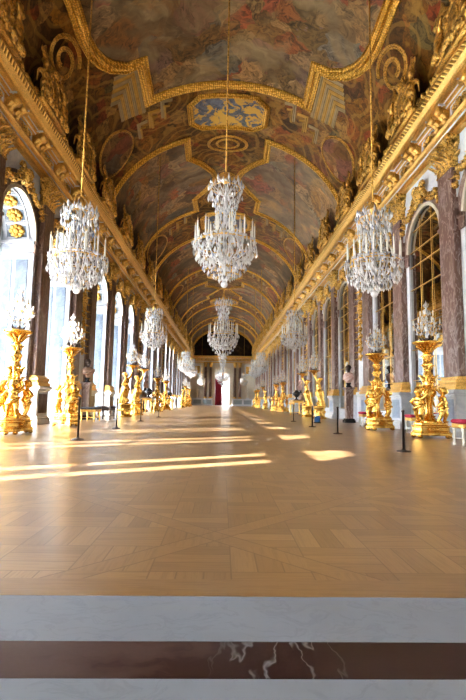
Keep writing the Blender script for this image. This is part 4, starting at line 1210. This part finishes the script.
# ------------------------------------------------------------------ busts on pedestals
def make_bust(head, torso, name, lab, cape):
    t = thing(name, lab, 'bust')
    mb = MB(); mb.lathe([(.11, 0), (.115, .03), (.07, .06), (.06, .10), (.09, .14), (.08, .17)], 18); mb.obj('socle', M['black'], t, True)
    mb = MB()
    mb.ell((.02, 0, .38), (.13, .21, .17), None, 0, 18, 12); mb.ell((.03, 0, .28), (.10, .13, .14), None, 0, 16, 10); mb.ell((0, 0, .46), (.09, .20, .08))
    mb.tube([(.12, .2, .46), (.16, .05, .38), (.13, -.1, .30), (.02, -.2, .30)], [.03, .045, .045, .03], 8); mb.tube([(.06, .22, .42), (.12, .12, .30), (.10, .0, .22)], [.03, .035, .03], 8)
    mb.caps((0, 0, .16), (.01, 0, .26), .06, .08)
    body(mb, 'draped_torso', torso, .014, t)
    mb = MB()
    mb.caps((0, 0, .46), (.03, 0, .58), .062, .056); mb.ell((.035, 0, .68), (.095, .075, .115)); mb.ell((.02, 0, .715), (.105, .085, .085)); mb.ell((.06, 0, .61), (.06, .055, .05))
    mb.caps((.125, 0, .685), (.145, 0, .655), .012, .018)                       # nose
    mb.ell((.12, 0, .622), (.016, .028, .010)); mb.ell((.118, 0, .602), (.02, .025, .018))  # mouth and chin
    for k in (-1, 1):
        mb.ell((.118, k * .035, .695), (.012, .017, .010)); mb.ell((.115, k * .035, .718), (.02, .026, .010)); mb.ell((.03, k * .082, .675), (.022, .012, .03))
        mb.ell((.09, k * .045, .65), (.03, .026, .03))
    rg = random.Random(3)
    for i in range(46):
        a, e = rg.uniform(.9, 5.4), rg.uniform(.1, 1.4)
        mb.ell((.01 + .10 * cos(a) * cos(e), .085 * sin(a) * cos(e), .70 + .10 * sin(e)), (.03, .028, .028), None, 0, 8, 6)
    body(mb, 'head', head, .0105, t, 2)
    return t
def make_pedestal(lab, mat, group=None):
    t = thing('bust_pedestal', lab, 'pedestal')
    mb = MB(); mb.cbox(0, 0, 0, .10, .19, .19, 0, .01); mb.cbox(0, 0, .10, .15, .165, .165, 0, .01); mb.obj('foot', M['black'], t)
    mb = MB()
    mb.loft([[(-.12, -.12, .15), (.12, -.12, .15), (.12, .12, .15), (-.12, .12, .15)], [(-.135, -.135, 1.17), (.135, -.135, 1.17), (.135, .135, 1.17), (-.135, .135, 1.17)]], 0, True, True)
    mb.obj('shaft', mat, t)
    mb = MB(); mb.cbox(0, 0, 1.17, 1.21, .155, .155, 0, .008); mb.cbox(0, 0, 1.21, 1.27, .185, .185, 0, .012); mb.obj('cap', M['red_marble'], t)
    return t
p = make_pedestal('slim red marble pedestal under the dark-headed bust before the right mirror wall', M['red_marble']); p.location = (4.55, 16.9, 0)
b = make_bust(M['bronze'], M['pink_marble'], 'marble_bust', 'bust with dark head and pink marble drapery facing the hall, right mirror wall', 0); b.location = (4.55, 16.9, 1.271); b.rotation_euler = (0, 0, -2.2)
p = make_pedestal('brown marble pedestal under the bust by the left window wall', M['brown_marble']); p.location = (-4.72, 16.25, 0)
b = make_bust(M['bronze'], M['porphyry'], 'marble_bust', 'bust with dark head and brown stone drapery by the left window wall', 0); b.location = (-4.72, 16.25, 1.271); b.rotation_euler = (0, 0, -.9)
k = 0
for side in (-1, 1):
    for y in (28.6, 39.7):
        if side > 0 and y < 30: x = 4.75
        else: x = 4.75
        p = make_pedestal('marble pedestal with a bust in the niche %s, %s' % ('beyond the gilded pair' if y < 30 else 'halfway down the hall', WALLN[side]), M['red_marble'] if side > 0 else M['brown_marble']); p.location = (side * x, y, 0)
        b = make_bust(M['pink_marble'], M['pink_marble'], 'marble_bust', 'pale stone bust in the niche %s, %s' % ('beyond the gilded pair' if y < 30 else 'halfway down the hall', WALLN[side]), 0); b.location = (side * x, y, 1.271); b.rotation_euler = (0, 0, PI if side > 0 else 0)

# ------------------------------------------------------------------ stools and benches
def make_stool(lab, w, d, h, seat_m, frame_m, leg_m, group=None):
    t = thing('stool', lab, 'stool', group=group)
    mb = MB(); mb.cbox(0, 0, h - .07, h, d / 2, w / 2, 0, .03); mb.obj('seat', seat_m, t, False)
    mb = MB(); mb.cbox(0, 0, h - .15, h - .071, d / 2 - .015, w / 2 - .015, 0, .01)
    for i in range(7): mb.ell((-d / 2 + .015, -w / 2 + .08 + (w - .16) * i / 6, h - .11), (.012, .025, .02), None, 0, 8, 6)
    mb.obj('seat_rail', frame_m, t)
    for sx in (-1, 1):
        for sy in (-1, 1):
            mb = MB(); mb.lathe([(.030, h - .151), (.036, h - .19), (.024, h - .21), (.03, h - .24), (.016, .06), (.026, .045), (.022, 0)], 12, (sx * (d / 2 - .05), sy * (w / 2 - .05), 0))
            mb.obj('leg', leg_m, t, True)
    mb = MB(); z = .12
    mb.tube([(-d / 2 + .05, -w / 2 + .05, z), (d / 2 - .05, w / 2 - .05, z)], .012, 6); mb.tube([(-d / 2 + .05, w / 2 - .05, z), (d / 2 - .05, -w / 2 + .05, z)], .012, 6)
    mb.obj('stretcher', leg_m, t, True)
    return t
s = make_stool('gilded bench with dark seat beside the second cherub stand, left wall', .75, .5, .45, M['black_seat'], M['gold'], M['gold']); s.location = (-4.25, 15.2, 0)
s = make_stool('dark wooden bench just beyond the gilded bench, left wall', .75, .5, .46, M['black_seat'], M['bronze'], M['bronze']); s.location = (-4.1, 16.6, 0)
rs = [(4.22, 8.1, 'nearest painted stool with red cushion at the right edge'), (4.66, 11.35, 'painted stool with red cushion behind the nearest right cherub stand'), (4.35, 14.2, 'painted stool with red cushion beyond the second right cherub stand')]
s0 = None
for x, y, lab in rs:
    if s0 is None: s0 = make_stool(lab, .42, .40, .45, M['red_cloth'], M['gold'], M['stool_paint'], 'red cushioned stools on the right'); s0.location = (x, y, 0)
    else: dup(s0, (x, y, 0), 0, lab)

# ------------------------------------------------------------------ stanchions
def make_post():
    t = thing('stanchion_post', '', 'barrier post')
    mb = MB(); mb.lathe([(.105, 0), (.105, .012), (.09, .02), (.03, .028), (.02, .05)], 24); mb.obj('base', M['post_metal'], t, True)
    mb = MB(); mb.lathe([(.017, .03), (.017, .63), (.024, .632), (.024, .66), (.012, .67)], 12); mb.obj('pole', M['post_metal'], t, True)
    return t
po = make_post(); first = True
for side, pts in ((-1, [(2.52, 8.2), (2.60, 11.5), (2.72, 15.6), (2.65, 19.5)]), (1, [(2.65, 6.95), (2.60, 10.7), (2.58, 13.6), (2.58, 17.2)])):
    for i, (x, y) in enumerate(pts):
        lab = 'thin dark barrier post, %s from the near end on the %s side' % (ORD[i], side_names[side])
        if first: po.location = (side * x, y, 0); po['label'] = lab; po['group'] = 'barrier posts'; o = po; first = False
        else: o = dup(po, (side * x, y, 0), 0, lab)
        o.scale.z = 1.10 if side < 0 else .92
# small blue box
t = thing('blue_box', 'small blue box sign standing on the parquet near the right posts', 'sign', (3.25, 16.2, 0))
mb = MB(); mb.cbox(0, 0, 0, .03, .12, .09, 0, .01); mb.obj('foot', M['post_metal'], t)
mb = MB(); mb.cbox(0, 0, .03, .24, .10, .03, 0, .008); mb.obj('panel', M['blue'], t)

# ------------------------------------------------------------------ tables, urns, vases
def make_table(lab):
    t = thing('console_table', lab, 'table')
    mb = MB(); mb.cbox(0, 0, .80, .85, .34, .68, 0, .015); mb.obj('table_top', M['porphyry'], t)
    mb = MB(); mb.cbox(0, 0, .67, .80, .29, .62, 0, .01)
    for k in range(9): mb.leaf((-.3, -.56 + .14 * k, .70), (0, 0, -1), (-1, 0, 0), .12, .05, .5)
    mb.obj('apron', M['gold'], t)
    for sx in (-1, 1):
        for sy in (-1, 1):
            mb = MB(); mb.lathe([(.05, .67), (.06, .6), (.035, .55), (.045, .45), (.022, .1), (.04, .06), (.045, 0)], 12, (sx * .24, sy * .54, 0)); mb.obj('leg', M['gold'], t, True)
    mb = MB(); mb.tube([(-.24, -.54, .12), (0, 0, .16), (.24, .54, .12)], .02, 8); mb.tube([(-.24, .54, .12), (0, 0, .16), (.24, -.54, .12)], .02, 8); mb.obj('stretcher', M['gold'], t, True)
    return t
def make_urn(lab, mat, h=.5):
    t = thing('stone_urn', lab, 'urn')
    k = h / .5
    mb = MB(); mb.lathe([(.11 * k, 0), (.11 * k, .03 * k), (.05 * k, .06 * k), (.04 * k, .10 * k), (.09 * k, .14 * k), (.19 * k, .24 * k), (.22 * k, .33 * k), (.17 * k, .40 * k), (.10 * k, .43 * k), (.13 * k, .455 * k), (.08 * k, .47 * k), (.02 * k, .5 * k)], 22); mb.obj('bowl', mat, t, True)
    mb = MB()
    for sd in (-1, 1): mb.tube([(0, sd * .17 * k, .38 * k), (0, sd * .25 * k, .40 * k), (0, sd * .27 * k, .33 * k), (0, sd * .21 * k, .27 * k)], .016 * k, 6)
    mb.obj('handle', mat, t, True)
    return t
for x, y, lab in ((-4.15, 26.2, 'nearer gilded console table by the left windows'), (-4.15, 36.6, 'farther gilded console table by the left windows'), (4.0, 25.4, 'gilded console table by the right mirrors beyond the gilded pair')):
    t = make_table(lab); t.location = (x, y, 0)
    if x > 0: t.rotation_euler.z = 0
    else: t.rotation_euler.z = PI
    u = make_urn('black round urn on the ' + lab, M['black'], .52); u.location = (x, y, .851)
def make_vase(lab):
    t = thing('stone_vase', lab, 'vase')
    mb = MB(); mb.cbox(0, 0, 0, .06, .24, .24, 0, .01); mb.cbox(0, 0, .06, .34, .20, .20, 0, .01); mb.cbox(0, 0, .34, .40, .23, .23, 0, .01); mb.obj('plinth', M['red_marble'], t)
    mb = MB(); mb.lathe([(.14, .40), (.14, .43), (.07, .47), (.08, .50), (.17, .62), (.24, .82), (.25, .95), (.19, 1.08), (.12, 1.13), (.17, 1.19), (.16, 1.21), (.05, 1.22)], 24); mb.obj('bowl', M['porphyry'], t, True)
    return t
v = make_vase('brown stone vase on a red plinth beside the right gilded pair'); v.location = (4.62, 27.0, 0)
v = make_vase('brown stone vase on a red plinth far along the right mirror wall'); v.location = (4.35, 41.3, 0)
# dark statues far down the hall
def make_dark_statue(lab):
    t = thing('bronze_statue', lab, 'statue')
    mb = MB(); mb.cbox(0, 0, 0, .1, .36, .36, 0, .01); mb.cbox(0, 0, .1, .72, .30, .30, 0, .01); mb.cbox(0, 0, .72, .80, .35, .35, 0, .01); mb.obj('plinth', M['white_marble'], t)
    mb = MB()
    mb.caps((0, .1, .84), (0, .1, 1.25), .08, .09); mb.caps((0, -.1, .84), (.04, -.1, 1.25), .08, .09); mb.caps((0, .1, 1.25), (0, .08, 1.65), .09, .13); mb.caps((.04, -.1, 1.25), (0, -.08, 1.65), .09, .13)
    mb.caps((-.1, .1, .84), (-.2, .1, .83), .06, .04); mb.caps((-.0, -.1, .84), (-.12, -.12, .83), .06, .04)
    mb.ell((0, 0, 1.75), (.15, .2, .18)); mb.ell((0, 0, 2.0), (.14, .19, .2)); mb.ell((0, 0, 2.18), (.15, .26, .14)); mb.caps((0, 0, 2.28), (-.02, 0, 2.4), .07, .06); mb.ell((-.03, 0, 2.52), (.11, .09, .13)); mb.ell((0, 0, 2.57), (.12, .1, .1)); mb.caps((-.13, 0, 2.53), (-.15, 0, 2.5), .02, .02)
    mb.caps((0, .25, 2.2), (-.05, .38, 1.95), .075, .06); mb.caps((-.05, .38, 1.95), (-.2, .3, 1.8), .06, .045); mb.caps((0, -.25, 2.2), (0, -.34, 1.9), .075, .06); mb.caps((0, -.34, 1.9), (-.05, -.33, 1.65), .06, .045)
    mb.tube([(-.1, .2, 2.2), (-.16, 0, 1.9), (-.12, -.2, 1.6), (.1, -.25, 1.3), (.2, -.1, .9)], [.06, .08, .09, .1, .08], 8)
    body(mb, 'draped_figure', M['bronze'], .03, t)
    return t
for side in (-1, 1):
    s = make_dark_statue('dark bronze statue on a white plinth near the far end, %s' % WALLN[side]); s.location = (side * 4.45, 62.0, 0); s.rotation_euler.z = 0 if side > 0 else PI

# ------------------------------------------------------------------ far wall
DW, DH = 1.2, 4.2
mb = MB(); y = YF
pts = [(DW * cos(PI * i / 16), DH + DW * sin(PI * i / 16)) for i in range(17)]
mb.add([(-HX, y, 0), (-DW, y, 0), (-DW, y, WT), (-HX, y, WT)], [(0, 1, 2, 3)]); mb.add([(HX, y, 0), (DW, y, 0), (DW, y, WT), (HX, y, WT)], [(0, 1, 2, 3)])
for (a, za), (b_, zb) in zip(pts, pts[1:]): mb.add([(a, y, za), (b_, y, zb), (b_, y, WT), (a, y, WT)], [(0, 1, 2, 3)])
mb.add([(-HX, y, WT), (HX, y, WT), (HX, y, 8), (-HX, y, 8)], [(0, 1, 2, 3)])
wf = mb.obj('wall_far', M['cream']); wf['kind'] = 'structure'
mb = MB(); n = 40
mb.add([(0, y - .02, 7.9)] + [tuple(V(-90 + 180 * i / n, y - .02)) for i in range(n + 1)], [(0, 1 + i, 2 + i) for i in range(n)]); mb.obj('painted_lunette', M['lunette'], wf)
t = struct('trim_6'); mb = MB()
entab_profile(mb, lambda d, z: (-HX + .1, y - d, z), lambda d, z: (HX - .1, y - d, z)); mb.obj('far_entablature', EM, t)
mb = MB()
for i in range(16):
    x = -4.2 + .56 * i; mb.box(x - .08, x + .08, y - .4, y - .12, 7.24, 7.6)
mb.obj('console', M['gold'], t)
t = struct('trim_7')
for sx in (-1, 1):
    for xc in (1.95, 2.75):
        mb = MB(); mb.lathe([(.21, 1.35), (.22, 3.5), (.19, 6.1)], 18, (sx * xc, y - .3, 0)); mb.obj('shaft', M['brown_marble'] if xc < 2 else M['red_marble'], t, True)
        mb = MB(); mb.lathe([(.2, 6.1), (.25, 6.3), (.33, 6.75), (.34, 6.84)], 16, (sx * xc, y - .3, 0)); mb.obj('capital', M['gold_relief'], t, True)
        mb = MB(); mb.lathe([(.30, 1.14), (.31, 1.2), (.25, 1.26), (.27, 1.32), (.23, 1.37)], 18, (sx * xc, y - .3, 0)); mb.obj('base', M['gold'], t, True)
    mb = MB(); mb.box(*sorted((sx * 1.45, sx * 5.0)), y - .66, y, 0, .12); mb.box(*sorted((sx * 1.5, sx * 4.95)), y - .6, y, .12, 1.0); mb.box(*sorted((sx * 1.45, sx * 5.0)), y - .66, y, 1.0, 1.14); mb.obj('plinth', M['white_marble'], t)
    mb = MB(); mb.box(*sorted((sx * 1.75, sx * 3.1)), y - .63, y - .59, .25, .9); mb.box(*sorted((sx * 3.4, sx * 4.6)), y - .63, y - .59, .25, .9); mb.obj('grille', M['grille'], t)
    mb = MB(); mb.box(*sorted((sx * 3.45, sx * 4.75)), y - .08, y, 4.9, 6.5); mb.obj('white_frame', M['white_marble'], t)
    mb = MB(); mb.box(*sorted((sx * 3.7, sx * 4.5)), y - .12, y - .05, 5.1, 6.3)
    for j in range(9): mb.ell((sx * (3.8 + .1 * (j % 5)), y - .12, 5.3 + .2 * (j % 4)), (.1, .06, .12))
    mb.obj('gilt_relief', M['gold_relief'], t)
    s = thing('marble_statue', 'pale marble statue in the far end wall, %s of the door' % side_names[sx], 'statue', (sx * 4.0, y - .33, 1.141))
    mb = MB(); mb.lathe([(.26, 0), (.26, .12), (.22, .15)], 16); mb.obj('plinth', M['white_marble'], s)
    mb = MB(); mb.loft([[(r * cos(2 * PI * j / 16), r * .75 * sin(2 * PI * j / 16), z) for j in range(16)] for z, r in ((.14, .24), (.5, .2), (.95, .2), (1.2, .15), (1.45, .22), (1.58, .2), (1.62, .08))], 0, True, True)
    mb.caps((0, 0, 1.55), (0, 0, 1.7), .07, .06); mb.ell((0, -.01, 1.84), (.09, .11, .13)); mb.caps((.2, 0, 1.5), (.27, -.05, 1.2), .06, .05); mb.caps((.27, -.05, 1.2), (.12, -.18, 1.1), .05, .04); mb.caps((-.2, 0, 1.5), (-.27, -.02, 1.15), .06, .05); mb.caps((-.27, -.02, 1.15), (-.2, -.1, .9), .05, .04)
    body(mb, 'draped_figure', M['cream'], .03, s)
# the end doorway: glazed window behind it, and a crimson curtain
t = struct('door_1'); mb = MB()
mb.loft([[(a, y, z), (a, y + 1.6, z)] for a, z in [(DW, 0)] + pts + [(-DW, 0)]], 0, False, False, closed=False); mb.obj('door_reveal', M['white_marble'], t)
mb = MB(); yy = y + 1.5
for k in (-1, 1):
    mb.box(*sorted((k * DW, k * (DW - .12))), yy - .05, yy + .05, 0, DH + .4); mb.box(*sorted((k * .04, k * .10)), yy - .04, yy + .04, 0, DH + 1.1)
    mb.box(*sorted((k * .55, k * .59)), yy - .03, yy + .03, 0, DH + 1.0)
for z in (.1, .9, 1.7, 2.5, 3.3, 4.1): mb.box(-DW, DW, yy - .03, yy + .03, z - .03, z + .03)
mb.obj('door_frame', M['window_paint'], t)
mb = MB(); pp = [(DW - .01, yy, 0), ] + [(a, yy, z) for a, z in pts] + [(-DW + .01, yy, 0)]; mb.add(pp, [tuple(range(len(pp)))]); mb.obj('pane', M['door_glass'], t)
t = thing('curtain', 'crimson curtain hanging in the doorway at the far end of the hall', 'curtain', (-.62, y + .35, 0))
mb = MB(); rings = []
for z, w in ((.02, .56), (1.2, .54), (2.6, .48), (3.8, .54), (4.75, .58)):
    top = [(-.02 + w * (j / 20 * 2 - 1), .05 * sin(j * 1.9), z) for j in range(21)]
    rings.append(top + [(a, b_ + .03, c_) for a, b_, c_ in reversed(top)])
mb.loft(rings, 0, True, True); mb.obj('drape', M['red_cloth'], t, True)
mb = MB(); mb.tube([(-.5, .03, 4.78), (.5, .03, 4.78)], .025, 8); mb.obj('curtain_rod', M['gold'], t, True)
# near wall behind the camera
mb = MB(); mb.add([(-HX, YN, -.05), (HX, YN, -.05), (HX, YN, 12.4), (-HX, YN, 12.4)], [(0, 1, 2, 3)]); o = mb.obj('wall_near', M['stucco']); o['kind'] = 'structure'

# ------------------------------------------------------------------ light
sc = bpy.context.scene
w = bpy.data.worlds.new('sky'); sc.world = w; w.use_nodes = True
nt = w.node_tree; nt.nodes.clear()
out = nt.nodes.new('ShaderNodeOutputWorld'); bg = nt.nodes.new('ShaderNodeBackground')
tc = nt.nodes.new('ShaderNodeTexCoord'); sp = nt.nodes.new('ShaderNodeSeparateXYZ'); rp = nt.nodes.new('ShaderNodeValToRGB')
nt.links.new(tc.outputs['Generated'], sp.inputs[0]); nt.links.new(sp.outputs[2], rp.inputs[0])
e = rp.color_ramp.elements
e[0].position = .0; e[0].color = (1.0, .97, .93, 1); e[1].position = .8; e[1].color = (.80, .88, 1.0, 1)
nt.links.new(rp.outputs[0], bg.inputs[0]); bg.inputs[1].default_value = WORLD_E; nt.links.new(bg.outputs[0], out.inputs[0])
def lamp(kind, name, energy, color, loc, rot=None, dirv=None, **kw):
    l = bpy.data.lights.new(name, kind); l.energy = energy; l.color = color
    for k_, v_ in kw.items(): setattr(l, k_, v_)
    o = bpy.data.objects.new(name, l); col.objects.link(o); o.location = loc
    if dirv is not None: o.rotation_euler = Vector(dirv).to_track_quat('-Z', 'Y').to_euler()
    return o
lamp('SUN', 'sun', SUN_E, (1.0, .97, .93), (-20, -10, 20), dirv=(1, .57, -.70), angle=R(.55))
for i, yc in enumerate([a + SH[-1] for a in ARCH]):                                    # daylight portals in the window openings
    l = bpy.data.lights.new('window_portal', 'AREA'); l.shape = 'RECTANGLE'; l.size = 5.9; l.size_y = 2.1; l.cycles.is_portal = True
    o = bpy.data.objects.new('window_portal', l); col.objects.link(o); o.location = (-6.3, yc, 3.0)
    o.rotation_euler = Vector((1, 0, 0)).to_track_quat('-Z', 'Y').to_euler(); o.rotation_euler = (0, -PI / 2, 0)
lamp('AREA', 'fill_light', FILL_E, (1.0, .95, .88), (0, -3.6, 4.5), dirv=(0, 1, .12), shape='RECTANGLE', size=8.0, size_y=7.0)  # added unseen fill lamp behind the camera, standing in for the salon's daylight

# ------------------------------------------------------------------ camera
cam = bpy.data.cameras.new('camera'); co = bpy.data.objects.new('camera', cam); col.objects.link(co)
cam.sensor_fit = 'HORIZONTAL'; cam.sensor_width = 24.0; cam.lens = 24.0; cam.clip_start = .05; cam.clip_end = 400
TH, TAU, PSI = R(.9), R(6.291), R(1.246)
Fv = Vector((sin(PSI) * cos(TAU), cos(PSI) * cos(TAU), sin(TAU))); Rv = Vector((cos(PSI), -sin(PSI), 0)); Uv = Rv.cross(Fv)
Xc = Rv * cos(TH) + Uv * sin(TH); Yc = Uv * cos(TH) - Rv * sin(TH); Zc = -Fv
mw = Matrix((Xc, Yc, Zc)).transposed().to_4x4(); mw.translation = Vector((-.05, 0, .7)); co.matrix_world = mw
sc.camera = co
cam.dof.use_dof = False

sc.cycles.use_denoising = True
sc.cycles.max_bounces = 10; sc.cycles.diffuse_bounces = 6; sc.cycles.glossy_bounces = 5; sc.cycles.transmission_bounces = 8; sc.cycles.transparent_max_bounces = 16
sc.cycles.sample_clamp_indirect = 6.0; sc.cycles.caustics_reflective = False; sc.cycles.caustics_refractive = False
sc.view_settings.view_transform = VIEW; sc.view_settings.look = LOOK; sc.view_settings.exposure = EXPO
